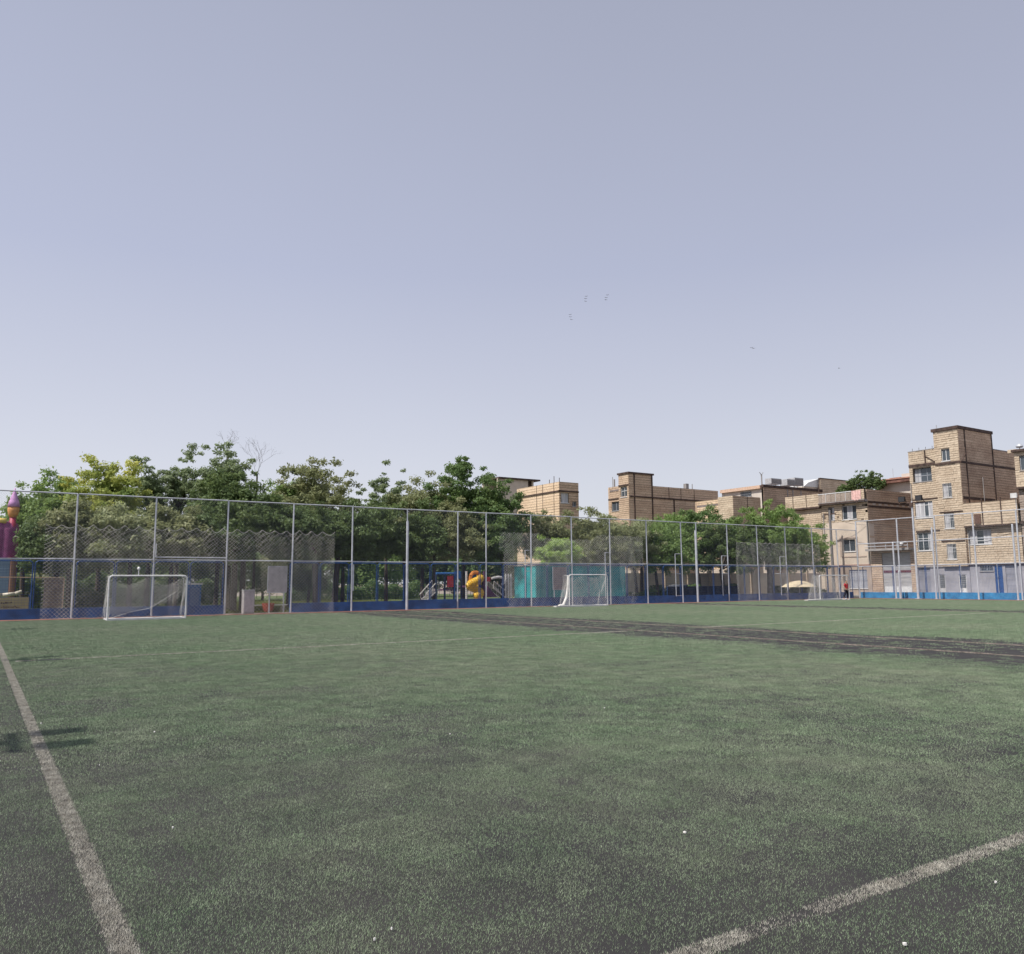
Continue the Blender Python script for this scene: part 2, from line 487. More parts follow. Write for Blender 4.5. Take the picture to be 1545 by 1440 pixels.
zz = np.hypot(gx, gy)
lodk = np.where(zz + rng.uniform(-.8, .8, len(zz)) < 9, 0, np.where(zz + rng.uniform(-2, 2, len(zz)) < 22, 1, 2))
onl = np.zeros(len(gx), bool)
for (_, x0, x1, y0, y1, _w) in LINES:
    onl |= (gx + T / 2 > x0) & (gx - T / 2 < x1) & (gy + T / 2 > y0) & (gy - T / 2 < y1)
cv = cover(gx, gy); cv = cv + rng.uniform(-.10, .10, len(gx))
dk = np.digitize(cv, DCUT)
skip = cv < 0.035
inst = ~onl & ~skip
pts = np.stack([gx[inst], gy[inst], np.full(inst.sum(), 0.001)], 1)
key = (lodk[inst] * ND + dk[inst]) * NV + rng.integers(0, NV, inst.sum())
me = bpy.data.meshes.new('turf_grass')
me.vertices.add(len(pts)); me.vertices.foreach_set('co', pts.astype(np.float32).ravel())
a = me.attributes.new('key', 'INT', 'POINT'); a.data.foreach_set('value', key.astype(np.int32))
a = me.attributes.new('rot', 'FLOAT', 'POINT'); a.data.foreach_set('value', (rng.integers(0, 4, len(pts)) * np.pi / 2).astype(np.float32))
turf = bpy.data.objects.new('turf_grass', me)
col.objects.link(turf)
tag(turf, label='worn green artificial turf fibres covering the pitches', kind='stuff')
ng = bpy.data.node_groups.new('turf', 'GeometryNodeTree')
ng.interface.new_socket('Geometry', in_out='INPUT', socket_type='NodeSocketGeometry')
ng.interface.new_socket('Geometry', in_out='OUTPUT', socket_type='NodeSocketGeometry')
gi = ng.nodes.new('NodeGroupInput'); go = ng.nodes.new('NodeGroupOutput')
jn = ng.nodes.new('GeometryNodeJoinGeometry')
ak = ng.nodes.new('GeometryNodeInputNamedAttribute'); ak.data_type = 'INT'; ak.inputs[0].default_value = 'key'
ar = ng.nodes.new('GeometryNodeInputNamedAttribute'); ar.data_type = 'FLOAT'; ar.inputs[0].default_value = 'rot'
cx = ng.nodes.new('ShaderNodeCombineXYZ')
ng.links.new(ar.outputs[0], cx.inputs[2])
for (li, di, vi), o in tiles.items():
    oi = ng.nodes.new('GeometryNodeObjectInfo'); oi.inputs['Object'].default_value = o; oi.inputs['As Instance'].default_value = True
    ip = ng.nodes.new('GeometryNodeInstanceOnPoints')
    cp = ng.nodes.new('FunctionNodeCompare'); cp.data_type = 'INT'; cp.operation = 'EQUAL'
    ng.links.new(ak.outputs[0], cp.inputs[2]); cp.inputs[3].default_value = (li * ND + di) * NV + vi
    ng.links.new(gi.outputs[0], ip.inputs['Points']); ng.links.new(cp.outputs[0], ip.inputs['Selection'])
    ng.links.new(oi.outputs['Geometry'], ip.inputs['Instance']); ng.links.new(cx.outputs[0], ip.inputs['Rotation'])
    ng.links.new(ip.outputs[0], jn.inputs[0])
ng.links.new(jn.outputs[0], go.inputs[0])
turf.modifiers.new('turf', 'NODES').node_group = ng
# fibres beside the lines are placed one by one so that the lines stay clear
VV, off, FF = [], 0, []
for i in np.where(onl)[0]:
    hh, ww, dens = LOD[lodk[i]]
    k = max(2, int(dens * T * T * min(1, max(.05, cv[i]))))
    xy = rng.uniform(-T / 2, T / 2, (k, 2)) + [gx[i], gy[i]]
    ins = np.zeros(k, bool)
    for (_, x0, x1, y0, y1, wr) in LINES:
        j = 0.012 + 0.02 * wr
        ins |= (xy[:, 0] > x0 + rng.normal(0, j, k)) & (xy[:, 0] < x1 + rng.normal(0, j, k)) & (xy[:, 1] > y0 + rng.normal(0, j, k)) & (xy[:, 1] < y1 + rng.normal(0, j, k))
    ins &= rng.random(k) > 0.06
    V, Fc = blades(xy[~ins], hh, ww, int(i))
    VV.append(V); FF.append(Fc + off); off += len(V)
o = bpy.data.objects.new('turf_edging', new_mesh('turf_edging', np.concatenate(VV), np.concatenate(FF), TURF))
col.objects.link(o); tag(o, label='green turf fibres standing along the pitch lines', kind='stuff')
for (nm, x0, x1, y0, y1, wr) in LINES:
    VV, FF, off = [], [], 0
    lx, ly = max(.25, x1 - x0), max(.25, y1 - y0)
    for cxx in np.arange(x0, x1, .25):
        for cyy in np.arange(y0, y1, .25):
            ex, ey = min(cxx + .25, x1), min(cyy + .25, y1)
            z = math.hypot((cxx + ex) / 2, (cyy + ey) / 2)
            hh, ww, dens = LOD[0 if z < 9 else 1 if z < 22 else 2]
            wv = vnoise(np.array([cxx + cyy * 1.7]), np.array([cyy - cxx]), 0.9, 11)[0]
            wv = .6 * wv + .4 * vnoise(np.array([cxx * 3 + cyy]), np.array([cyy]), 0.35, 12)[0]
            cvr = float(np.clip(1.15 - wr * 2.6 * max(0, wv - .35) * 2, 0.08, 1.1))
            k = int(dens * (1.25 if z < 14 else 2.2) * (ex - cxx) * (ey - cyy) * cvr)
            if k < 1: continue
            xy = np.stack([rng.uniform(cxx, ex, k), rng.uniform(cyy, ey, k)], 1)
            jit = 0.008 if z < 9 else 0.004
            xy += rng.normal(0, jit, xy.shape)
            V, Fc = blades(xy, hh * (1.05 if z < 14 else 1.35), ww * 1.15, int(k + cxx * 7 + cyy * 13) & 0xffff)
            VV.append(V); FF.append(Fc + off); off += len(V)
    if not VV: continue
    o = bpy.data.objects.new(nm, new_mesh(nm, np.concatenate(VV), np.concatenate(FF), LINEM if nm[:3] not in ('far', 'sec', 'thi') or 'area' in nm else LINED))
    col.objects.link(o); tag(o, label='worn off-white line laid in the turf', kind='structure')

# ------------------------------------------------------------------ wire and cord nets
def cords(fn, W, H, pitch, r, seg=1.2, name='net', m=WIRE, parent=None, clip=None, jitter=0.0, **kw):
    """diamond mesh over the rectangle W x H; fn maps (s, t) arrays to world points"""
    V, Fc, off = [], [], 0
    S2 = math.sqrt(2)
    for sgn in (1, -1):
        c = -H + pitch * .5
        while c < W:
            s0 = max(0, c) if sgn == 1 else max(0, c)
            t0 = s0 - c; s1 = min(W, c + H); t1 = s1 - c
            if sgn == -1: t0, t1 = H - t0, H - t1
            L = (s1 - s0) * S2
            if L > pitch * .5:
                k = max(1, int(L / seg))
                ss = np.linspace(s0, s1, k + 1); tt = np.linspace(t0, t1, k + 1)
                P = fn(ss, tt)
                ok = clip(ss, tt) if clip else np.ones(k + 1, bool)
                if jitter: P = P + rng.normal(0, jitter, P.shape)
                for i in range(k):
                    if not (ok[i] and ok[i + 1]): continue
                    d = P[i + 1] - P[i]; d = d / (np.linalg.norm(d) + 1e-9)
                    a_ = np.cross(d, [0.3, 0.9, 0.2]); a_ /= np.linalg.norm(a_); b_ = np.cross(d, a_)
                    for Q in (P[i], P[i + 1]):
                        for q in range(3):
                            an = 2 * math.pi * q / 3
                            V.append(Q + r * (math.cos(an) * a_ + math.sin(an) * b_))
                    Fc += [[off, off + 1, off + 4, off + 3], [off + 1, off + 2, off + 5, off + 4], [off + 2, off, off + 3, off + 5]]
                    off += 6
            c += pitch
    V = np.array(V)
    org = np.array(origin(parent)) if parent else np.zeros(3)
    o = bpy.data.objects.new(name, new_mesh(name, V - org, np.array(Fc), m))
    col.objects.link(o)
    if parent: o.parent = parent
    return tag(o, **kw)

YF, HF, HR = 48.9, 6.54, 3.08
far_posts = [-3.3, 0.5, 4.35, 8.23, 12.13, 15.98, 19.83, 23.65, 27.42, 29.67, 33.46, 37.14, 40.8, 44.6, 48.4, 50.09, 53.8, 57.6, 61.4, 65.2, 68.9, 72.0]
fence = thing('chain_link_fence', (34, YF, 0), 'long galvanised chain link fence behind the goals at the far end', 'fence')
for X in far_posts:
    b = MB()
    r = 0.052
    b.tube((X, YF, 0), (X + random.uniform(-.035, .035), YF + random.uniform(-.02, .02), HF + random.uniform(0, .03)), r * random.uniform(.94, 1.06))
    if abs(X - 23.65) < .1:
        b.tube((X - .05, YF - .1, 0), (X - .05, YF - .1, 5.75), 0.085, 10)
    if abs(X - 50.09) < .1:
        b.tube((X - .12, YF - .1, 0), (X - .12, YF - .1, 5.9), 0.10, 10)
    if abs(X - 19.83) < .1:
        b.box(X - .06, X + .10, YF - .1, YF - .06, 1.25, 2.9)
    b.build('post', GALV, fence, smooth=False)
for z, r in ((HF, .036), (HR, .036)):
    for i in range(len(far_posts) - 1):
        b = MB(); b.tube((far_posts[i] + .03, YF, z), (far_posts[i + 1] - .03, YF, z + random.uniform(-.02, .02)), r, 6); b.build('rail', GALV, fence)
cords(lambda s, t: np.stack([-3.3 + s, np.full_like(s, YF + .06), t + .05], 1), 75.3, HF - .08, 0.12, 0.0021, 3.0, 'wire_mesh', WIRE, fence, kind='stuff')

# right-hand fence, running towards the viewer
XR, HR2 = 72.0, 7.4
rposts = sorted([48.9, onX(1352, 783, XR)[1], onX(1409, 780, XR)[1], onX(1467, 774, XR)[1], 34.05, 30.6, 27.2, 23.8, 20.4])
fence2 = thing('side_fence', (XR, 36, 0), 'tall white tube fence with three rails in front of the brick houses', 'fence')
for Y in rposts:
    b = MB(); b.tube((XR, Y, 0), (XR, Y + random.uniform(-.04, .04), HR2 + .02), 0.07, 8); b.build('post', GALV, fence2)
for z in (3.02, 5.2, HR2):
    for i in range(len(rposts) - 1):
        b = MB(); b.tube((XR, rposts[i] + .05, z), (XR, rposts[i + 1] - .05, z), .042, 6); b.build('rail', GALV, fence2)
cords(lambda s, t: np.stack([np.full_like(s, XR + .08), 20.4 + s, t + .05], 1), 28.5, HR2 - .08, 0.11, 0.0015, 3.0, 'wire_mesh', WIRE, fence2, kind='stuff')
# doubled lower posts standing in front of it
for (px, py0, lab) in ((1347, 819, 'short grey gate post in front of the grey roller shutter'), (1356, 862, 'thin short gate post close to the shutter post'),
                       (1405.5, 797, 'stout grey post beside the brick stair tower'), (1527, 792, 'stout post at the right end of the side fence')):
    P = onX(px, py0, XR - .4)
    b = MB(); b.tube((XR - .4, P[1], 0), (XR - .4, P[1], P[2]), 0.075, 10); b.lathe((XR - .4, P[1], P[2]), [(.075, 0), (.05, .04), (.01, .055)], 10)
    b.box(XR - .52, XR - .28, P[1] - .12, P[1] + .12, 0, .03)
    b.build('fence_post', GALV, None, base=(XR - .4, P[1], 0), label=lab, cat='post')

def floodlight_pole(name, loc, hgt, label, arms=0.55, ry=1, hw=.3):
    x, y, _ = loc
    t = thing(name, loc, label, 'floodlight pole')
    b = MB(); b.tube((x, y, 0), (x, y, hgt), 0.11, 12, 0.08); b.box(x - .2, x + .2, y - .2, y + .2, 0, .03); b.build('pole', GALV, t)
    b = MB(); b.tube((x, y - arms * 1.5, hgt - .12), (x, y + arms * 1.5, hgt - .12), .07, 8); b.box(x - .16, x - .05, y - .16, y + .16, hgt - .5, hgt - .1); b.build('crossbar', STEEL_B, t)
    for s in (-1, 1):
        yy = y + s * arms
        b = MB()
        sx = -1 if ry == 1 else 1
        b.box(x + sx * .12, x + sx * .32, yy - hw, yy + hw, hgt + .02, hgt + .50)
        b.box(x + sx * .02, x + sx * .12, yy - hw * .66, yy + hw * .66, hgt + .08, hgt + .44)
        b.tube((x, yy - hw - .03, hgt - .1), (x + sx * .2, yy - hw - .03, hgt + .25), .02, 6)
        b.tube((x, yy + hw + .03, hgt - .1), (x + sx * .2, yy + hw + .03, hgt + .25), .02, 6)
        lamp = b.build('lamp_head', mat('black_housing', (0.02, 0.02, 0.022), .5), t)
        b = MB(); xx = x + sx * .323
        for k in range(3):
            for q in range(4):
                b.box(xx - .006 * sx, xx, yy - hw + hw * .13 + q * hw * .45, yy - hw + hw * .5 + q * hw * .45, hgt + .06 + k * .14, hgt + .18 + k * .14)
        b.build('led_cells', mat('led_lens', (0.05, 0.05, 0.055), .3), lamp)
    return t
Yp = onX(1380, 800, XR)[1]
Zp = onX(1378, 757, XR)[2]
floodlight_pole('floodlight_pole', (XR - .15, Yp, 0), Zp, 'tall floodlight mast with two black lamp heads before the stepped brick house', 0.82)
# left side line of masts: outside the picture, their shadows lie on the turf
sh = 8.6 / math.tan(SUN_EL)
for (sx_, sy_, lab) in ((.55, 10.75, 'nearest'), (1.2, 22.4, 'middle'), (1.5, 38.2, 'farthest')):
    floodlight_pole('floodlight_pole', (sx_ - sh * math.cos(SUN_AZ - math.pi) + 0.0, sy_ - sh * math.sin(SUN_AZ - math.pi), 0), 8.6,
                    lab + ' mast beyond the left touchline that throws a lamp-head shadow on the turf', 0.44, -1, .19)
# single lamp at the far right post
P = onX(1532, 748, XR)
t = thing('floodlight', (XR, P[1], 7.4), 'single white floodlight on top of the last fence post on the right', 'floodlight')
b = MB(); b.tube((XR, P[1], 7.4), (XR, P[1], P[2] - .15), .03, 8); b.build('bracket', GALV, t)
b = MB(); b.box(XR - .3, XR - .12, P[1] - .22, P[1] + .22, P[2] - .18, P[2] + .16); b.box(XR - .33, XR - .3, P[1] - .25, P[1] + .25, P[2] - .21, P[2] + .19); b.build('lamp_head', WHITE_P, t)

# ------------------------------------------------------------------ low walls and blue fence
wall = thing('low_blue_wall', (34, 49.6, 0), 'low dark blue painted wall along the far end of the pitches', 'wall')
yA, yB = 49.35, 49.6
segs = [(-12, onY(338, 920, yA)[0], .52), (onY(438, 920, yA)[0], 23.6, .56), (23.6, 42, .62), (42, 71.7, .58)]
for (a0, a1, hz) in segs:
    n = max(1, int((a1 - a0) / 3.85)); st = (a1 - a0) / n
    for k in range(n):
        h_ = hz + random.uniform(-.008, .008)
        part('wall_section', BLUE_D, wall, (a0 + k * st + .006, a0 + (k + 1) * st - .006, yA, yB, 0, h_))
wall2 = thing('bright_blue_wall', (73, 36, 0), 'low bright blue wall behind the side fence along the street', 'wall')
k = 49.3
while k > 20:
    part('wall_section', BLUE_L, wall2, (72.75, 73.0, k - 3.6, k - .006, 0, .56 + random.uniform(-.01, .01)))
    k -= 3.606
def blue_panel(par, axis, c, a0, a1, z0, z1):
    """tube frame with rounded upper corners and a field of thin wires"""
    def P(a, z): return (a, c, z) if axis == 'Y' else (c, a, z)
    rr = .18
    pts = [P(a0, z0), P(a0, z1 - rr)] + [P(a0 + rr - rr * math.cos(t), z1 - rr + rr * math.sin(t)) for t in np.linspace(.3, math.pi / 2, 4)]
    pts += [P(a1 - rr + rr * math.sin(t), z1 - rr + rr * math.cos(t)) for t in np.linspace(0, math.pi / 2 - .3, 4)] + [P(a1, z1 - rr), P(a1, z0)]
    b = MB(); b.path(pts, .032, 6)
    fr = b.build('panel_frame', BLUE_M, par)
    b = MB()
    z = z0 + .06
    while z < z1 - .05:
        b.tube(P(a0 + .02, z), P(a1 - .02, z), .007, 4, cap=False); z += .14
    x = a0 + .07
    while x < a1 - .03:
        b.tube(P(x, z0), P(x, z1 - .03), .0035, 3, cap=False); x += .15
    b.build('wire_field', BLUE_M, fr, kind='stuff')
bf = thing('blue_mesh_fence', (34, 49.48, .5), 'blue tube and wire fence standing on the low dark blue wall', 'fence')
x = -9.0
while x < 71:
    mid = project((x + .96, 49.5, 1))[0]
    if not (340 < mid < 437) and not (20 < 0):
        blue_panel(bf, 'Y', 49.48, x + .05, x + 1.87, .5, 3.0)
    x += 1.925
bf2 = thing('blue_street_fence', (72.9, 36, .5), 'thin blue wire fence on the bright blue wall by the street', 'fence')
for k in range(9):
    y1_ = 49 - k * 3.2
    pts = [(72.88, y1_, .5), (72.88, y1_, 3.0), (72.88, y1_ - 3.1, 3.0), (72.88, y1_ - 3.1, .5)]
    b = MB(); b.path(pts, .03, 6); fr = b.build('panel_frame', BLUE_M if k != 3 else GREY_FR, bf2)
    b = MB(); z = .6
    while z < 2.95: b.tube((72.88, y1_, z), (72.88, y1_ - 3.1, z), .0045, 3, cap=False); z += .12
    yy = y1_ - .1
    while yy > y1_ - 3.05: b.tube((72.88, yy, .5), (72.88, yy, 2.98), .0035, 3, cap=False); yy -= .12
    b.build('wire_field', BLUE_M, fr, kind='stuff')

# white tube brackets beside the fence posts
def bracket(px, y0, y1, post_px, rungs, lab):
    yb = YF - .12
    a = onY(px, y0, yb); c = onY(px + (y1 - y0) * (-.016 if px < 900 else -.03) * -1, y1, yb); X = (a[0] + c[0]) / 2
    Xp = onY(post_px, y0, yb)[0] - .05
    b = MB(); b.tube((X, yb, c[2]), (X, yb, a[2]), .032, 6)
    for ry in rungs:
        z = onY(px, ry, yb)[2]; b.tube((X, yb, z), (Xp, yb, z), .026, 6)
    if px == 1177:
        b.lathe((X - .35, yb - .05, onY(px, 866, yb)[2]), [(.28, 0), (.28, .04), (.25, .04), (.25, 0)], 14)
        b.tube((X - .1, yb, onY(px, 866, yb)[2]), (X, yb, onY(px, 866, yb)[2]), .02, 6)
    b.build('tube_bracket', GALV, None, base=(X, yb, c[2]), label=lab, cat='bracket', group='white tube brackets on the fence posts')
bracket(792, 830, 903, 799.5, (830.5, 862), 'white ladder-like tube bracket left of the post nearest the teal cabin edge')
bracket(912.5, 834, 903, 919, (834, 865), 'white tube bracket behind the right side of the middle goal')
bracket(1018.5, 836, 900, 1027, (836, 866, 899), 'white tube bracket left of the post beside the stout mid-fence pole')
bracket(1089, 839, 899, 1097, (839, 866), 'white tube bracket by the dark sheet end right of the stout pole')
bracket(1177, 840, 898, 1185, (840, 866, 898), 'white tube bracket with a small hoop in front of the park tree trunk')
# long horizontal double tube between two posts on the left
b = MB(); P0 = onY(235, 841, YF - .1); P1 = onY(341, 842, YF - .1)
b.tube(P0, P1, .035, 6); b.tube(P0, (P0[0], P0[1], P0[2] + .75), .03, 6)
b.build('tube_rail', GALV, None, base=P0, label='extra grey tube above the middle rail behind the left goal', cat='rail')

# ------------------------------------------------------------------ ball nets hung in front of the fence
def ball_net(x0, x1, yy, top, sc_, name, lab, edge=0.0, clipf=None, r=.0065, pitch=.20, cm=None):
    W = x1 - x0
    def fn(s, t):
        tt = t / top
        sag = sc_ * (np.abs(np.sin(s / W * math.pi * max(2, round(W / .75)))) ) * tt ** 3
        return np.stack([x0 + s, yy + .25 * np.sin(s * .9 + 1) * tt * (1 - tt) * 2 + .10 * np.sin(s * 3.1), t - sag + .01 + .02 * np.sin(s * 7.3 + t * 5)], 1)
    t = thing(name, (x0, yy, 0), lab, 'net', 'ball-stop nets hanging behind the goals')
    cords(fn, W, top, pitch, r, .5, 'cord_mesh', cm or CORD, t, clip=clipf, kind='stuff')
    b = MB()
    ss = np.linspace(0, W, int(W / .1)); Pt = fn(ss, np.full_like(ss, top))
    if clipf is None:
        b.path([tuple(p) for p in Pt], .016, 4); b.build('head_rope', CORD, t); b = MB()
    b.path([tuple(p) for p in fn(ss[::4], np.zeros_like(ss[::4]) + .02)], .012, 4)
    b.build('foot_rope', CORD, t)
xn0, xn1 = onY(62, 900, 48.4)[0], onY(503, 900, 48.4)[0]
ball_net(xn0, xn1, 48.4, onY(300, 797, 48.4)[2], .22, 'ball_net', 'long brown scalloped net hanging behind the left goal')
xa, xb = onY(748, 800, 48.3)[0], onY(974, 800, 48.3)[0]
zt = onY(860, 798, 48.3)[2]
def clip2(s, t):
    W = xb - xa; k = t / zt
    lo = .05 + .9 * (1 - k) ** .7 * (k < 1) * (np.where(k > .75, .2, .9)); hi = W - .95 * (1 - k) ** 1.3
    top = 1 - .10 * np.exp(-((s / W - .45) / .3) ** 2) - .3 * np.clip((.09 - s / W) / .09, 0, 1) * 0
    return (s > lo) & (s < hi) & (k < top)
ball_net(xa, xb, 48.3, zt, .1, 'ball_net', 'pale torn-edged net hanging behind the middle goal', clipf=clip2, r=.0048, pitch=.18, cm=CORDW)
xa3, xb3 = onY(1114, 900, 48.2)[0], onY(1240, 900, 48.2)[0]
ball_net(xa3, xb3, 48.2, onY(1170, 820, 48.2)[2], .08, 'ball_net', 'fine grey net hanging behind the right goal in front of the park tree', r=.0040, pitch=.17, cm=CORDW)

# ------------------------------------------------------------------ goals
def goal(X0, X1, Y, H, depth, lab, sag=.35, lift=None, ext=0.0):
    t = thing('football_goal', ((X0 + X1) / 2, Y, 0), lab, 'goal', 'small white goals along the far fence')
    rp, rr = .042, .16
    for (xp, s) in ((X0, 1), (X1, -1)):
        b = MB()
        b.path([(xp, Y, .0), (xp, Y, H - rr)] + [(xp + s * (rr - rr * math.cos(q)), Y, H - rr + rr * math.sin(q)) for q in (.5, 1.05, 1.571)], rp, 10)
        b.build('goal_post', WHITE_P, t)
        b = MB(); b.tube((xp, Y + .05, .05), (xp, Y + depth, .05), .04, 8); b.tube((xp, Y + depth, .05), (xp + s * .02, Y + depth * .55, H * .985), .011, 6)
        b.tube((xp, Y + depth * .55, H * .985), (xp, Y + .03, H - .05), .012, 6)
        b.build('side_frame', WHITE_P, t)
    b = MB(); b.tube((X0 + rr, Y, H), (X1 - rr, Y, H), rp, 10); b.build('crossbar', WHITE_P, t)
    b = MB(); b.box(X0 - .02, X1 + .02, Y - .06, Y + .06, 0.0, .07); b.build('ground_bar', WHITE_P, t)
    b = MB(); b.tube((X0, Y + depth, .05), (X1, Y + depth, .05), .04, 8); b.build('rear_bar', WHITE_P, t)
    if ext:
        b = MB(); b.box(X0 - ext, X0 - .05, Y - .12, Y + .25, 0.0, .09); b.build('weight_block', mat('block_white', (.6, .58, .55), .9), t)
    W = X1 - X0
    def fn(s, q):
        u = q / H           # 0 back foot .. 1 top front
        sg = sag * np.sin(np.pi * np.clip(s / W * 2 % 1, 0, 1)) * np.clip(u, 0, 1) ** 2
        y = Y + depth * (1 - .45 * u) + .16 * np.sin(s * 3 + u * 5)
        return np.stack([X0 + s, np.minimum(y, Y + depth), .05 + (H - .1) * u - sg], 1)
    cords(fn, W, H, .15, .0048, .25, 'back_net', CORDW, t, jitter=.012, clip=lift, kind='stuff')
    for xp in (X0, X1):
        def fs(s, q, xp=xp):
            u = q / H
            return np.stack([np.full_like(s, xp) + .1 * np.sin(u * 6 + s * 4), Y + .05 + s * (1 - .45 * u), .05 + (H - .1) * u], 1)
        cords(fs, depth, H, .15, .0035, .25, 'side_net', CORDW, t, jitter=.006, kind='stuff')
    return t
Yg = 44.3
g0, g1 = onY(163.5, 900, Yg)[0], onY(281, 900, Yg)[0]
gz = onY(220, 869, Yg)[2]
gl = goal(g0, g1, Yg, gz, 1.1, 'nearest white goal with sagging net and a white knob over its bar', .4, lift=lambda s, q: q > .12 + 1.0 * np.clip((s - .3) / 3.4, 0, 1) ** 1.3)
b = MB()
hp = [(g1 - .1, Yg + 1.0, .35)]
b.path([(g0 + .3, Yg + .75, .12), (g0 + 1.1, Yg + .7, .38), (g0 + 2.0, Yg + .65, .55), (g0 + 2.6, Yg + .6, .95), (g1 - .4, Yg + .6, 1.35)], .011, 6)
b.build('net_rope', CORDW, gl)
b = MB(); xm = onY(210, 860, Yg)[0]; zc = onY(210, 861, Yg + .1)[2]
b.tube((xm, Yg + .1, gz), (xm, Yg + .1, zc), .02, 6); b.lathe((xm, Yg + .1, zc), [(.02, 0), (.07, .05), (.075, .11), (.04, .17), (.005, .18)], 10)
b.build('white_knob', WHITE_P, gl)
Yg2 = 46.0
goal(onY(859, 890, Yg2)[0], onY(916.5, 890, Yg2)[0], Yg2, onY(890, 867.5, Yg2)[2], 1.1, 'middle white goal in front of the teal cabin', .15, ext=1.2)
g2 = bpy.data.objects['football_goal.001']
xg = onY(859, 890, Yg2)[0]; hg = onY(890, 867.5, Yg2)[2]
b = MB(); b.path([(xg - .02, Yg2 + .05, hg - .05), (xg - .06, Yg2 + .1, hg * .6), (xg - .18, Yg2 + .1, hg * .3), (xg - .5, Yg2 + .05, .12), (xg - .9, Yg2, .08)], .07, 8, .11)
b.build('bunched_net', CORDW, g2)
Yg3 = 45.2
goal(onY(1237, 890, Yg3)[0], onY(1281, 890, Yg3)[0], Yg3, onY(1250, 868.5, Yg3)[2], 1.2, 'farthest white goal near the corner with a person beside it', .12, ext=1.8)
for (px0, px1, py) in ((1100, 1232, 908.5), (1180, 1260, 910.5)):
    pass

# ------------------------------------------------------------------ bricks and buildings
def frame_pt(axis, c, a, z, out):
    return (c - out, a, z) if axis == 'X' else (a, c - out, z)
def abox(b, axis, c, a0, a1, z0, z1, o0, o1, tint=.5):
    """box on a wall plane; o0..o1 measured outwards (towards -X or -Y)"""
    if axis == 'X': b.box(c - o1, c - o0, a0, a1, z0, z1, tint)
    else: b.box(a0, a1, c - o1, c - o0, z0, z1, tint)
def rect_split(a0, a1, z0, z1, ops):
    zs = sorted({z0, z1, *[min(max(o[2], z0), z1) for o in ops], *[min(max(o[3], z0), z1) for o in ops]})
    out = []
    for i in range(len(zs) - 1):
        lo, hi = zs[i], zs[i + 1]
        if hi - lo < 1e-4: continue
        cuts = sorted([(o[0], o[1]) for o in ops if o[2] < (lo + hi) / 2 < o[3]])
        a = a0
        for (p, q) in cuts:
            if p > a + 1e-4: out.append((a, min(p, a1), lo, hi))
            a = max(a, q)
        if a < a1 - 1e-4: out.append((a, a1, lo, hi))
    return out
def brick_wall(par, axis, c, a0, a1, z0, z1, ops=(), m=BR_TAN, pitch=.22, thick=.25, blen=(.22, .8), back=MORTAR, rough=.012):
    """wall with openings: recessed mortar body and courses standing proud of it"""
    b = MB()
    for (p, q, lo, hi) in rect_split(a0, a1, z0, z1, ops):
        abox(b, axis, c, p, q, lo, hi, -thick, 0)
    b.build('wall', back, par)
    b = MB()
    z = z0
    while z < z1 - .04:
        h = min(pitch, z1 - z) * 1.0
        gap = random.choice((.02, .03, .05))
        a = a0
        row = random.random()
        while a < a1 - .01:
            L = random.uniform(*blen)
            e = min(a + L, a1)
            if a1 - e < .12: e = a1
            mid = ((a + e) / 2, z + h / 2)
            pieces = [(a, e)]
            for o in ops:
                if o[2] - .02 < mid[1] < o[3] + .02:
                    npz = []
                    for (p, q) in pieces:
                        if q <= o[0] or p >= o[1]: npz.append((p, q)); continue
                        if p < o[0] - .03: npz.append((p, o[0]))
                        if q > o[1] + .03: npz.append((o[1], q))
                    pieces = npz
            for (p, q) in pieces:
                out = .022 + random.uniform(-rough, rough)
                abox(b, axis, c, p + .006, q - .006, z + gap * .5, z + h - gap * .5, -.02, out, min(1, max(0, .5 * row + .5 * random.random())))
            a = e
        z += h
    b.build('brick_courses', m, par, kind='stuff')
def plaster_wall(par, axis, c, a0, a1, z0, z1, ops=(), m=PLASTER, thick=.25, name='wall'):
    b = MB()
    for (p, q, lo, hi) in rect_split(a0, a1, z0, z1, ops):
        abox(b, axis, c, p, q, lo, hi, -thick, 0)
    return b.build(name, m, par)
def beam(par, axis, c, a0, a1, z0, z1, out=.07, m=STEEL_B, name='steel_beam'):
    b = MB(); abox(b, axis, c, a0, a1, z0, z1, -.02, out); return b.build(name, m, par)
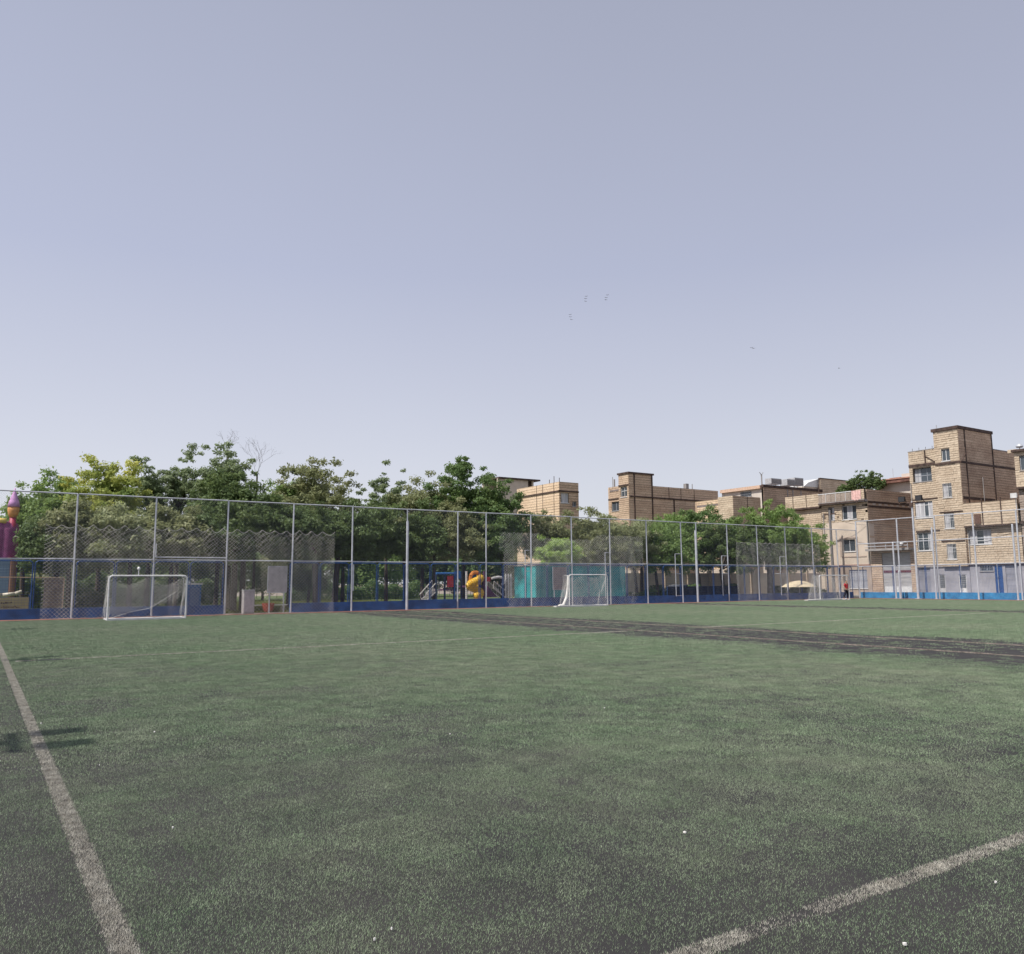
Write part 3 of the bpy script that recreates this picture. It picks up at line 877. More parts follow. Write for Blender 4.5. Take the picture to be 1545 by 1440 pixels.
def window(par, axis, c, op, cols=2, rows=1, fm=WHITE_FR, recess=.12, curtain=None, bars=False, transom=None, gm=None, barm=None):
    a0, a1, z0, z1 = op
    f = .055
    b = MB()
    r0_, r1_ = -recess - .05, -recess + .01
    abox(b, axis, c, a0, a1, z0, z0 + f, r0_, r1_); abox(b, axis, c, a0, a1, z1 - f, z1, r0_, r1_)
    abox(b, axis, c, a0, a0 + f, z0 + f, z1 - f, r0_, r1_); abox(b, axis, c, a1 - f, a1, z0 + f, z1 - f, r0_, r1_)
    for i in range(1, cols):
        x = a0 + (a1 - a0) * i / cols; abox(b, axis, c, x - f / 2, x + f / 2, z0 + f, z1 - f, r0_ + .002, r1_ - .003)
    if transom is not None:
        z = z0 + (z1 - z0) * transom; abox(b, axis, c, a0 + f, a1 - f, z - f / 2, z + f / 2, r0_ + .004, r1_ + .003)
    wn = b.build('window', fm, par)
    b = MB(); abox(b, axis, c, a0 - .06, a1 + .06, z0 - .07, z0 - .002, -.1, .07); b.build('sill', WHITE_FR if fm is WHITE_FR else CONC, wn)
    zs = [z0 + f, z1 - f] if transom is None else [z0 + f, z0 + (z1 - z0) * transom, z1 - f]
    for i in range(cols):
        x0 = a0 + (a1 - a0) * i / cols + f / 2; x1 = a0 + (a1 - a0) * (i + 1) / cols - f / 2
        for k in range(len(zs) - 1):
            b = MB(); abox(b, axis, c, x0, x1, zs[k] + .01, zs[k + 1] - .01, -recess - .03, -recess - .02)
            b.build('pane', gm or GLASS, wn)
    if curtain:
        for (k0, k1) in curtain:
            b = MB()
            x0 = a0 + (a1 - a0) * k0; x1 = a0 + (a1 - a0) * k1
            abox(b, axis, c, x0 + f, x1 - f * .5, z0 + f, z1 - f, -recess - .018, -recess - .006)
            b.build('curtain', CURTAIN, wn)
    if bars:
        b = MB(); n = max(3, int((a1 - a0) / .14))
        for i in range(n + 1):
            x = a0 + .03 + (a1 - a0 - .06) * i / n
            p0 = frame_pt(axis, c, x, z0 + .02, .05); p1 = frame_pt(axis, c, x, z1 - .02, .05); b.tube(p0, p1, .012, 4)
        for z in (z0 + .05, (z0 + z1) / 2, z1 - .05):
            b.tube(frame_pt(axis, c, a0, z, .05), frame_pt(axis, c, a1, z, .05), .012, 4)
        b.build('grille', barm or fm, wn)
    return wn
def shell(par, x0, x1, y0, y1, z, m=MORTAR, roof=True, base=0.0):
    """rear and far side walls and the roof, so that the house stands complete"""
    part('rear_wall', m, par, (x1 - .25, x1, y0 + .25, y1, base, z))
    part('party_wall', m, par, (x0 + .25, x1 - .25, y1 - .25, y1, base, z))
    if roof: part('roof', ROOFC, par, (x0 + .25, x1 - .25, y0 + .25, y1 - .25, z - .55, z - .35))
    part('floor_core', DARKIN, par, (x0 + .8, x1 - .6, y0 + .8, y1 - .6, .05 + base, z - .6))
def opX(px0, py0, px1, py1, X):
    a = onX(px0, py0, X); b_ = onX(px1, py1, X)
    c_ = onX((px0 + px1) / 2, py0, X); d = onX((px0 + px1) / 2, py1, X)
    return [min(a[1], b_[1]), max(a[1], b_[1]), d[2], c_[2]]
def opY(px0, py0, px1, py1, Y):
    a = onY(px0, py0, Y); b_ = onY(px1, py1, Y)
    c_ = onY((px0 + px1) / 2, py0, Y); d = onY((px0 + px1) / 2, py1, Y)
    return [min(a[0], b_[0]), max(a[0], b_[0]), d[2], c_[2]]
XS = 80.0

# ---- stepped four-storey brick house with stair tower
t7 = thing('brick_house', (XS, 45, 0), 'tallest tan brick house with a stepped stair tower and exposed steel beams', 'house')
ya, yb_, ym = 42.41, 47.78, 44.85
zT, zL, zG = 16.68, 14.75, 2.95
wins = [opX(1422, 678, 1436, 696, XS), opX(1424, 729, 1439.3, 751, XS), opX(1426.5, 775, 1443, 797.5, XS), opX(1430.5, 820.5, 1446.5, 844, XS)]
bigw = [opX(1376.7, 706, 1406.5, 727, XS), opX(1379.5, 757, 1408.5, 781.5, XS), opX(1383, 804, 1409.5, 831, XS)]
for o in wins: o[0] = max(o[0], ya + .5); o[1] = min(o[1], ym - .3)
for o in bigw: o[0] = max(o[0], ym + .12); o[1] = min(o[1], yb_ - .35)
brick_wall(t7, 'X', XS - .28, ya, ym, zG, zT - .3, wins, BR_TAN, blen=(.22, .55), rough=.02)
brick_wall(t7, 'X', XS, ym, yb_, zG, zL, bigw, BR_TAN, blen=(.22, .6), rough=.02)
xT, xE = onY(1495, 651, ya)[0], 92.5
zE = onY(1515, 681.5, ya)[2]
part('tower_return', MORTAR, t7, (XS - .03, XS + 3.5, ym, ym + .12, zL - .3, zT - .3), (XS - .03, XS + .02, ym - .01, ym + .0, zG, zL))
brick_wall(t7, 'Y', ya, XS - .27, xT, zG, zT - .3, (), BR_BROWN, blen=(.5, 2.6), pitch=.26)
brick_wall(t7, 'Y', ya, xT, xE, 0, zE, (), BR_BROWN, blen=(.5, 2.6), pitch=.26)
shell(t7, XS, xE, ya, yb_, zL, BR_BROWN)
part('tower_rear', MORTAR, t7, (xT - .2, xT, ya + .26, ym, zE - .2, zT - .3), (XS + .1, xT - .2, ym - .25, ym - .01, zL, zT - .3))
part('tower_roof', STEEL_B, t7, (XS - .42, xT + .1, ya - .12, ym + .15, zT - .3, zT))
part('parapet_cap', CONC, t7, (XS - .06, XS + .3, ym + .2, yb_ + .02, zL, zL + .07), (xT + .1, xE, ya - .05, ya + .3, zE, zE + .08))
for (px0, px1, py) in ((1370, 1410, 703.5),):
    z = onX(1390, 702, XS)[2]; beam(t7, 'X', XS, ym + .02, yb_, z - .12, z + .14, .09)
z1_ = onX(1428, 697.5, XS - .3)[2] - .12
beam(t7, 'X', XS - .28, ya - .02, ym, z1_ - .1, z1_ + .12, .09)
for py in (773, 817): z = onX(1428, py, XS - .3)[2]; beam(t7, 'X', XS - .28, ya + .05, ym - .1, z - .05, z + .06, .08)
z = onX(1395, 753.5, XS)[2]; beam(t7, 'X', XS, ym + .05, yb_ - .2, z - .05, z + .08, .08)
z = onX(1395, 801.5, XS)[2]; beam(t7, 'X', XS, ym + .05, yb_ - .3, z - .05, z + .06, .08)
beam(t7, 'X', XS, ym + .02, yb_, zG - .02, zG + .1, .10, CONC, 'concrete_band')
for (p, q) in ((1456, 1461), (1496.5, 1502)):
    x = onY(p, 680, ya)[0]; beam(t7, 'Y', ya, x - .06, x + .09, 6.6, zT - .32 if p < 1480 else zT - .34, .075)
for (py, x1) in ((699, 1534), (752, 1500)):
    z = onY(1462, py, ya)[2]; x_ = onY(x1, py, ya)[0]
    beam(t7, 'Y', ya, XS - .2, x_, z - .1, z + .12, .085)
b = MB()
zz1 = onY(1449, 697, ya)[2]; b.tube((onY(1449, 697, ya)[0], ya - .08, zz1), (onY(1456, 688, ya)[0], ya - .08, zz1 + .9), .05, 4)
b.build('brace', STEEL_B, t7)
b = MB(); yq = onX(1396, 690, XS)[1]; beam(t7, 'X', XS, yq - .07, yq + .07, onX(1396, 702, XS)[2] + .15, zL, .08)
b.tube((XS - .08, yq, zL - .6), (XS - .08, yq - 1.0, onX(1396, 702, XS)[2] + .2), .05, 4); b.build('brace', STEEL_B, t7)
window(t7, 'X', XS - .28, wins[0], 2, fm=WHITE_FR)
for o in wins[1:]: window(t7, 'X', XS - .28, o, 2, fm=WHITE_FR, transom=.72, bars=True, curtain=((.5, 1),))
window(t7, 'X', XS, bigw[0], 3, fm=GREY_FR, transom=.45, recess=.35, curtain=((.66, 1),))
window(t7, 'X', XS, bigw[1], 4, fm=WHITE_FR, transom=.78, curtain=((0, .3), (.45, 1)))
window(t7, 'X', XS, bigw[2], 3, fm=WHITE_FR, transom=.68, curtain=((.0, .3),))
# ground floor
gops = [opX(1385, 856, 1406, 895.6, XS), opX(1416, 867, 1427.8, 897, XS), opX(1446, 867, 1460, 897, XS)]
for o in gops: o[2] = .13; 
gops[2][0] = max(gops[2][0], ya + .06)
plaster_wall(t7, 'X', XS, ya, yb_, 0.12, zG, gops, mat('grey_street_plaster', (.36, .35, .38), .9, 0, .12, .8))
def roller(par, op, m, ribs=.16, name='roller_door', axis='X', c=XS):
    b = MB(); z = op[2]
    while z < op[3] - .01:
        e = min(z + ribs, op[3]); abox(b, axis, c, op[0], op[1], z, e - .02, -.16, -.10); abox(b, axis, c, op[0], op[1], e - .02, e, -.16, -.125); z = e
    return b.build(name, m, par)
def lattice_door(par, op, m, c=XS):
    b = MB(); f = .07
    zmid = op[2] + .36 * (op[3] - op[2])
    abox(b, 'X', c, op[0], op[1], op[2], zmid, -.12, -.05)
    abox(b, 'X', c, op[0], op[0] + f, zmid, op[3], -.12, -.04); abox(b, 'X', c, op[1] - f, op[1], zmid, op[3], -.12, -.04); abox(b, 'X', c, op[0] + f, op[1] - f, op[3] - f, op[3], -.12, -.04)
    d = b.build('door', m, par)
    b = MB(); abox(b, 'X', c, op[0] + f, op[1] - f, zmid, op[3] - f, -.1, -.08); b.build('pane', GLASS, d)
    b = MB()
    n = 5
    for i in range(n):
        y_ = op[0] + f + (op[1] - op[0] - 2 * f) * (i + .5) / n
        b.tube((c + .06, y_, zmid), (c + .06, y_, op[3] - f), .012, 4)
    for i in range(6):
        z_ = zmid + (op[3] - f - zmid) * (i + .5) / 6
        b.tube((c + .05, op[0] + f, z_), (c + .05, op[1] - f, z_), .012, 4)
    b.build('grille', m, d)
roller(t7, gops[0], GREYDOOR)
lattice_door(t7, gops[1], mat('pale_door', (.50, .49, .49), .6)); lattice_door(t7, gops[2], mat('white_door', (.66, .65, .64), .6))
for k in range(4):
    y_ = ym + .4 + k * .7
    b = MB(); b.tube((XS + .1, y_, zL), (XS + .1, y_, zL + .35), .02, 4); b.build('rebar', STEEL_B, t7)
b = MB(); q = onX(1412, 646, XS)[1]; b.tube((XS + .1, q, zT), (XS + .1, q, zT + .45), .05, 6); b.build('vent_pipe', GALV, t7)

# ---- two-storey house to its right
t8 = thing('brick_house', (XS, 40, 0), 'low tan brick house with a wide terrace parapet right of the tallest house', 'house')
y8a, y8b = 37.45, 42.38
z8 = 9.0; zb8 = onX(1500, 794, XS)[2]; zg8 = onX(1500, 850.5, XS)[2]
w8 = opX(1457.5, 800, 1497, 821.5, XS); w8[1] = min(w8[1], y8b - .12)
vb = opX(1473, 776, 1484, 791, XS)
brick_wall(t8, 'X', XS, y8a, y8b, zg8, zb8 - .02, [w8], BR_TAN, blen=(.22, .6), rough=.02)
brick_wall(t8, 'X', XS - .35, y8a, y8b, zb8 + .12, z8, (), BR_TAN, pitch=.24, blen=(.8, 2.4))
beam(t8, 'X', XS, y8a, y8b, zb8 - .02, zb8 + .12, .48); beam(t8, 'X', XS, y8a, y8b, zg8 - .12, zg8, .12)
for px in (1482.5, 1511):
    y_ = onX(px, 775, XS - .35)[1]; beam(t8, 'X', XS - .35, y_ - .05, y_ + .05, zb8 + .12, z8 + .3, .06)
b = MB(); abox(b, 'X', XS - .35, vb[0], vb[1], vb[2], vb[3], -.02, .12); b.build('meter_box', mat('brown_box', (.13, .07, .05), .7), t8)
window(t8, 'X', XS, w8, 3, fm=WHITE_FR, transom=.25, curtain=((0, .38), (.66, 1)))
shell(t8, XS, 91, y8a, y8b - .05, z8, BR_BROWN)
g8 = [opX(1478, 853, 1499, 862, XS), opX(1500, 853, 1515.5, 898, XS), opX(1516.5, 855, 1539, 898, XS)]
g8[1][2] = g8[2][2] = .13; g8[2][0] = max(g8[2][0], y8a + .05); g8[0][3] = min(g8[0][3], zg8 - .14); g8[1][3] = g8[2][3] = zg8 - .2
plaster_wall(t8, 'X', XS, y8a, y8b, .12, zg8 - .12, g8, mat('grey_street_plaster', (.36, .35, .38)))
b = MB(); abox(b, 'X', XS, g8[1][0], g8[1][1], .13, g8[1][3], -.12, -.05)
for k in range(4):
    yy = g8[1][0] + (g8[1][1] - g8[1][0]) * (k + .5) / 4; abox(b, 'X', XS, yy - .03, yy + .03, .2, g8[1][3] - .1, -.05, -.02)
b.build('gate', BLUE_M, t8)
roller(t8, g8[2], GREYDOOR, .5, 'door')
window(t8, 'X', XS, g8[0], 2, fm=GREY_FR, bars=True)

# ---- house at the right edge
t9 = thing('brick_house', (XS, 33, 0), 'grey-brown brick house cut off by the right edge of the picture', 'house')
y9a, y9b = 29.5, 37.38
z9 = 13.3; zs9 = onX(1540, 737, XS)[2]
w9 = opX(1540, 688, 1556, 710, XS)
brick_wall(t9, 'X', XS - .3, y9a, y9b, zs9 + .1, z9, [w9], BR_TAN, rough=.02)
brick_wall(t9, 'X', XS, y9a, y9b, 3.0, zs9 - .1, (), BR_GREY, rough=.03)
plaster_wall(t9, 'X', XS, y9a, y9b, .12, 3.0, (), CONC)
beam(t9, 'X', XS, y9a, y9b, zs9 - .1, zs9 + .1, .4); part('cornice', STEEL_B, t9, (XS - .6, XS + .3, y9a, y9b + .12, z9, z9 + .22))
beam(t9, 'X', XS, y9a, y9b, 6.7, 6.95, .2)
window(t9, 'X', XS - .3, w9, 2, fm=GREY_FR, gm=GLASS)
brick_wall(t9, 'Y', y9a, XS, 91, 0, z9, (), BR_BROWN, blen=(.5, 2.6), pitch=.26)
shell(t9, XS, 91, y9a, y9b - .02, z9, BR_GREY)
b = MB(); q = onX(1534, 672, XS)[1]
b.tube((XS + .5, q, z9 + .2), (XS + .5, q, z9 + .9), .04, 6); b.lathe((XS + .5, q, z9 + .5), [(.25, 0), (.32, .12), (.2, .3), (.02, .38)], 10); b.build('roof_vent', GALV, t9)
b = MB(); b.box(XS - .3, XS - .05, y9b - .25, y9b + .55, z9 + .0, z9 + .3); b.build('corner_block', BR_TAN, t9)

# ---- plastered corner house
t6 = thing('plastered_house', (XS, 55, 0), 'beige plastered corner house with a roof terrace and bare brick side wall', 'house')
y6a, y6b = 52.77, 58.5
z6 = 11.45; zs = onX(1290, 757, XS)[2]; zp = onX(1290, 786.5, XS)[2]; z6t = onX(1275, 743.5, XS)[2]; zc6 = onX(1290, 852, XS)[2]
wa, wb_, wc = opX(1249.3, 766, 1259.6, 785.6, XS), opX(1270, 763, 1293, 784, XS), opX(1271, 814, 1291, 832.5, XS)
wd = opX(1281, 860, 1309.5, 888, XS); wd[0] = max(wd[0], y6a + .25)
plaster_wall(t6, 'X', XS, y6a, y6b, zc6, zp, [wc], PLASTER)
brick_wall(t6, 'X', XS, y6a, y6b, zp, zs - .12, [wa, wb_], BR_TAN, rough=.025, blen=(.2, .4))
plaster_wall(t6, 'X', XS, y6a, y6b, .12, zc6 - .16, [wd], mat('stained_plaster', (.42, .34, .28), .9, 0, .15, .8))
beam(t6, 'X', XS, y6a, y6b, zc6 - .16, zc6, .06, mat('red_tile_band', (.33, .20, .16), .8), 'tile_band')
beam(t6, 'X', XS, y6a - .05, y6b, zs - .12, zs + .14, .55, CONC, 'balcony_slab'); beam(t6, 'X', XS - .5, y6a - .05, y6b, zs - .08, zs + .06, .08)
# terrace parapet: dark panels and light rail
b = MB()
k = 0; yy = y6a + 1.0
while yy < y6b - .1:
    e = min(yy + .62, y6b); abox(b, 'X', XS - .45, yy + .015, e - .015, zs + .16, z6t - .08, -.05, .02, random.random()); yy = e
b.build('parapet_panels', BR_GREY, t6)
b = MB(); b.tube((XS - .47, y6a + 1, z6t), (XS - .47, y6b, z6t), .05, 6)
yy = y6a + 1
while yy < y6b: b.tube((XS - .49, yy, zs + .14), (XS - .49, yy, z6t), .03, 5); yy += 1.25
b.build('terrace_rail', WHITE_FR, t6)
brick_wall(t6, 'X', XS - .45, y6a, y6a + 1.0, zs + .16, z6, (), BR_TAN, rough=.02, blen=(.2, .5))
brick_wall(t6, 'Y', y6a, XS, XS + 11.5, 3.2, z6, (), BR_BROWN, blen=(.6, 3.0), pitch=.25)
plaster_wall(t6, 'Y', y6a - .03, XS - .02, XS + .9, 3.2, zp - .3, (), PLASTER, .03, 'plaster_return')
for (py, hh_) in ((757.5, .09), (764, .09)):
    z = onY(1310, py, y6a)[2]; beam(t6, 'Y', y6a, XS + .1, XS + 11.4, z - hh_, z + hh_, .09)
for k in range(9):
    z = onY(1310, 760.7, y6a)[2]; x_ = XS + .9 + k * 1.1
    b = MB(); abox(b, 'Y', y6a, x_, x_ + .55, z - .07, z + .12, 0, .055, .9); b.build('bare_block', mat('pale_block', (.62, .55, .48), .9), t6)
shell(t6, XS, XS + 11.5, y6a, y6b, z6, BR_BROWN)
window(t6, 'X', XS, wa, 1, fm=GREY_FR, curtain=((0, .5),)); window(t6, 'X', XS, wb_, 3, fm=WHITE_FR, curtain=((.33, .66),)); window(t6, 'X', XS, wc, 2, fm=WHITE_FR, recess=.16)
b = MB()
for (p, q, lo, hi) in ((wc[0] - .35, wc[0] - .2, wc[2] - .5, wc[3] + .25), (wc[1] + .2, wc[1] + .35, wc[2] - .5, wc[3] + .25), (wc[0] - .2, wc[1] + .2, wc[3] + .1, wc[3] + .25), (wc[0] - 1.3, wc[1] + .2, wc[2] - .62, wc[2] - .5)):
    abox(b, 'X', XS, p, q, lo, hi, 0, .05)
b.build('window_surround', mat('moulding', (.46, .37, .31), .9), t6)
window(t6, 'X', XS, wd, 3, fm=WHITE_FR, transom=.66, bars=True, recess=.08, curtain=((0, 1),), barm=BLUE_M)

qq = onX(1292, 745, XS - .5)
b = MB()
for k in range(7):
    yk = qq[1] - .55 + k * .16; b.box(XS - .56 + .03 * (k % 2), XS - .53 + .03 * (k % 2), yk, yk + .17, z6t - 1.25 + .2 * abs(k - 3) * .5, z6t + .04)
b.build('hung_cloth', mat('pink_cloth', (.74, .48, .44), .9, 0, .15, 5), None, base=(XS - .5, qq[1], z6t - 1), label='pink cloth hung over the terrace rail of the plastered house', cat='cloth')
def services(par, axis, c, runs, boxes):
    for (a_, z0_, z1_) in runs:
        b = MB(); b.tube(frame_pt(axis, c, a_, z0_, .09), frame_pt(axis, c, a_, z1_, .09), .045, 6); b.build('drain_pipe', CONC, par)
    for (a_, z_) in boxes:
        b = MB(); abox(b, axis, c, a_ - .3, a_ + .3, z_, z_ + .45, .04, .34); ac = b.build('air_unit', WHITE_FR, par)
        b = MB(); P_ = frame_pt(axis, c, a_ + .05, z_ + .22, .345)
        b.tube(P_, (P_[0] - .012, P_[1], P_[2]) if axis == 'X' else (P_[0], P_[1] - .012, P_[2]), .16, 12); b.build('fan_grille', DARKIN, ac)
services(t7, 'X', XS, [(yb_ - .12, .2, 11.5)], [])
services(t8, 'X', XS, [(y8a + .3, .2, 6.4), (y8b - .15, 3.2, 6.4)], [])
services(t6, 'X', XS, [(y6b - .25, .2, 9.2), (y6a + .12, 3.4, 8.0)], [])
services(t7, 'Y', ya, [(XS + 3.6, 6.4, 11.8)], [])
# ---- single-storey garage between
tg = thing('garage', (XS, 50.3, 0), 'single-storey garage with a light grey roller shutter between the two tall houses', 'garage')
yga, ygb = 47.82, 52.72
zl = onX(1345, 831, XS)[2]; zl2 = onX(1345, 820, XS)[2]
so_ = opX(1330, 835, 1377, 894, XS); so_[0] = max(so_[0], yga + .12); so_[2] = .13; so_[3] = zl - .25
brick_wall(tg, 'X', XS, yga, ygb, .12, zl - .02, [so_], BR_BROWN, rough=.02)
part('canopy', CONC, tg, (XS - 1.0, XS + .3, yga + .03, ygb - .03, zl, zl + .22))
b = MB()
b.tube((XS - 1.0, yga + .1, zl2), (XS - 1.0, ygb, zl2), .05, 6); b.tube((XS - 1.02, yga + .1, zl + .45), (XS - 1.02, ygb, zl + .45), .035, 6)
yy = yga + .1
while yy < ygb: b.tube((XS - 1.0, yy, zl + .2), (XS - 1.0, yy, zl2), .03, 5); yy += 1.2
b.build('canopy_rail', GALV, tg)
sh_ = roller(tg, so_, SHUTTER, .45, 'roller_shutter')
z = onX(1355, 862.5, XS)[2]; b = MB(); abox(b, 'X', XS, so_[0] + .05, so_[1] - .05, z - .12, z + .12, -.11, -.08); b.build('maroon_stripe', mat('maroon', (.13, .04, .05), .7), sh_)
z = onX(1355, 888, XS)[2]; b = MB(); abox(b, 'X', XS, so_[0] + .1, so_[1] - .1, .2, z + .2, -.11, -.07); b.build('lower_sheet', WHITE_FR, sh_)
brick_wall(tg, 'Y', yga, XS + .25, XS + 9, .1, 4.6, (), BR_BROWN, pitch=.26)
part('roof', ROOFC, tg, (XS + .3, XS + 9, yga + .3, ygb - .02, 4.55, 4.7))
part('rear_wall', MORTAR, tg, (XS + 8.75, XS + 9, yga + .26, ygb - .02, .1, 4.54))
b = MB(); yv = onX(1371, 822, XS)[1]; b.tube((XS - 1.3, yv, zl2 - .1), (XS - .6, yv, zl2 + .05), .09, 8); b.lathe((XS - 1.3, yv, zl2 - .25), [(.12, 0), (.18, .1), (.12, .22)], 10)
b.build('street_lamp_head', WHITE_FR, tg)

# ---- house left of the plastered one (mostly behind the park tree)
t5 = thing('brick_house', (XS, 62, 0), 'tan brick house behind the crown of the park tree, left of the plastered house', 'house')
z5 = onX(1215, 748, XS)[2]; zb5 = onX(1215, 768, XS)[2]; y5b = onX(1187, 750, XS)[1]
brick_wall(t5, 'X', XS - .3, 58.54, y5b, zb5 + .1, z5, (), BR_TAN, blen=(.5, 2.0), pitch=.25)
brick_wall(t5, 'X', XS, 58.54, y5b, 3.2, zb5 - .1, (), BR_TAN, blen=(.2, .6))
plaster_wall(t5, 'X', XS, 58.54, y5b, 0, 3.2, (), PLASTER)
beam(t5, 'X', XS, 58.54, y5b, zb5 - .1, zb5 + .1, .42)
for px in (1199, 1219):
    yy = onX(px, 755, XS)[1]; beam(t5, 'X', XS - .3, yy - .05, yy + .05, zb5 + .1, z5, .05, MORTAR, 'joint_strip')
shell(t5, XS, XS + 10, 58.54, y5b, z5 - .4, BR_BROWN)
b = MB(); yy = onX(1237, 740, XS)[1]; b.tube((XS - .2, yy, z5 - 1), (XS - .2, yy, z5 + 1.0), .05, 6); b.build('stub_column', STEEL_B, t5)

# ---- brown and white house with roof coolers
t4 = thing('brick_house', (80, 70, 0), 'house with a white wall, brown brick side and air coolers on its roof', 'house')
Y4 = 67.0
x4a, x4b = onY(1151, 731, Y4)[0], onY(1240, 739, Y4)[0]
z4 = onY(1151, 731, Y4)[2]
y4b = onX(1089, 742, x4a)[1]
w4 = opX(1117, 742, 1134, 750, x4a)
brick_wall(t4, 'Y', Y4, x4a, x4b, 3, z4 - .35, (), BR_BROWN, pitch=.27, blen=(.5, 2.4))
plaster_wall(t4, 'X', x4a, Y4 + .02, y4b, 3, z4 - .5, [w4], PLASTER_W)
plaster_wall(t4, 'X', x4a, Y4 + .02, y4b, 0, 3, (), PLASTER); plaster_wall(t4, 'Y', Y4, x4a + .26, x4b, 0, 3, (), PLASTER)
part('roof_edge', mat('peach_render', (.62, .44, .33), .9), t4, (x4a - .35, x4a + .3, Y4 + .2, y4b, z4 - .5, z4 - .1))
part('parapet_beam', STEEL_B, t4, (x4a - .1, x4b, Y4 - .12, Y4 + .2, z4 - .35, z4 - .02))
window(t4, 'X', x4a, w4, 3, fm=GREY_FR, bars=True)
shell(t4, x4a, x4b, Y4, y4b, z4 - .3, BR_BROWN)
for px in (1188, 1196, 1208):
    x = onY(px, 745, Y4)[0]; beam(t4, 'Y', Y4, x - .07, x + .07, 9, z4 - .36, .07, CONC, 'pipe_strip')
def cooler(px0, px1, py0, py1, Y, lab):
    a, c = onY(px0, py1, Y), onY(px1, py0, Y)
    t = thing('air_cooler', ((a[0] + c[0]) / 2, Y, a[2]), lab, 'air cooler')
    z0, z1 = a[2] + .15, c[2]
    b = MB(); b.box(a[0], c[0], Y, Y + 1.0, z0, z1); b.build('casing', mat('cooler_metal', (.42, .42, .43), .5), t)
    b = MB()
    n = 7
    for k in range(n): b.box(a[0] + .06, c[0] - .06, Y - .03, Y - .002, z0 + .08 + (z1 - z0 - .16) * k / n, z0 + .08 + (z1 - z0 - .16) * (k + .6) / n)
    b.build('louvres', CONC, t, kind='stuff')
    b = MB()
    for X in (a[0] + .08, c[0] - .08):
        for yy in (Y + .1, Y + .9): b.tube((X, yy, z0 - .75), (X, yy, z0), .03, 5)
    b.build('stand', STEEL_B, t)
cooler(1164, 1179, 723, 731.5, Y4 + 1.5, 'smaller roof cooler near the thin mast on the brown house')
cooler(1188, 1199, 724, 734, Y4 + 1.5, 'white roof cooler between two others')
cooler(1199.5, 1212, 722, 734, Y4 + 1.6, 'dark-fronted roof cooler beside the white slanted roof')
b = MB(); x, z = onY(1151, 731, Y4)[0] + .3, z4
b.tube((x, Y4 + .4, z - .1), (x, Y4 + .4, onY(1151, 715, Y4)[2]), .09, 6)
zt_ = onY(1151, 714, Y4)[2]
b.tube((x, Y4 + .4, zt_ - .2), (x - .35, Y4 + .4, zt_ + .15), .04, 5); b.tube((x, Y4 + .4, zt_ - .2), (x + .3, Y4 + .4, zt_ + .15), .04, 5)
b.build('roof_mast', CONC, None, base=(x, Y4 + .4, z), label='forked grey mast standing on the corner of the brown house', cat='mast')

# ---- small cube-shaped rooms in front
tc_ = thing('roof_rooms', (70, 61, 0), 'low tan brick block showing over the park trees in front of the white-walled house', 'building')
Yc = 61.0
xc = onY(1105.5, 748, Yc)[0]; zc = onY(1105.5, 748, Yc)[2]; xc2 = onY(1147, 752, Yc)[0]; ycb = onX(1046, 746, xc)[1]; ycm = onX(1083, 750, xc)[1]
brick_wall(tc_, 'Y', Yc, xc, xc2, 3, zc, (), BR_BROWN, blen=(.5, 2))
brick_wall(tc_, 'X', xc, Yc, ycm, 3, zc, (), BR_TAN, blen=(.4, 1.2)); brick_wall(tc_, 'X', xc + .3, ycm, ycb, 3, zc - .15, (), BR_ORANGE, blen=(.4, 1.2))
plaster_wall(tc_, 'X', xc, Yc, ycb, 0, 3, (), PLASTER); plaster_wall(tc_, 'Y', Yc, xc + .26, xc2, 0, 3, (), PLASTER)
shell(tc_, xc, xc2, Yc, ycb, zc - .3, BR_BROWN)
x = onY(1127, 750, Yc)[0]; beam(tc_, 'Y', Yc, x - .04, x + .04, 8, zc, .05)

# ---- brown house with tower in the middle
t2 = thing('brick_house', (64, 72, 0), 'brown brick house with a square stair tower in the centre distance', 'house')
Y2 = 70.0
x2 = onY(948, 712, Y2)[0]; x2t = onY(984, 716, Y2)[0]; x2e = onY(1083, 741, Y2)[0]
z2 = onY(948, 712, Y2)[2]; z2w = onY(1030, 737, Y2)[2]
y2t = onX(933, 715, x2)[1]; y2b = onX(915, 736, x2)[1]; z2l = onX(924, 734.5, x2)[2]
w2 = opX(936.5, 735, 946.5, 750, x2); w2b = opX(920, 757, 932, 771, x2)
brick_wall(t2, 'X', x2, Y2, y2t, 3, z2 - .2, [w2], BR_BROWN, blen=(.3, 1)); brick_wall(t2, 'X', x2 + .3, y2t, y2b, 3, z2l, [w2b], BR_BROWN, blen=(.3, 1))
brick_wall(t2, 'Y', Y2, x2, x2t, 3, z2 - .2, (), BR_BROWN, pitch=.27, blen=(.5, 2.6)); brick_wall(t2, 'Y', Y2, x2t, x2e, 3, z2w, (), BR_BROWN, pitch=.27, blen=(.5, 2.6))
plaster_wall(t2, 'X', x2, Y2, y2b, 0, 3, (), PLASTER); plaster_wall(t2, 'Y', Y2, x2 + .26, x2e, 0, 3, (), PLASTER)
shell(t2, x2, x2e, Y2, y2b, z2w, BR_BROWN)
part('tower_rear', BR_BROWN, t2, (x2t - .25, x2t, Y2 + .26, y2t, z2w - .3, z2 - .2), (x2 + .26, x2t - .26, y2t - .25, y2t, z2w - .3, z2 - .2))
part('tower_roof', STEEL_B, t2, (x2 - .15, x2t + .15, Y2 - .15, y2t + .1, z2 - .2, z2))
for (p, lo, hi) in ((956.8, 5, z2 - .21), (983.6, 5, z2 - .22), (1016, 5, onY(1016, 753, Y2)[2])):
    x = onY(p, 740, Y2)[0]; beam(t2, 'Y', Y2, x - .08, x + .08, lo, hi, .09)
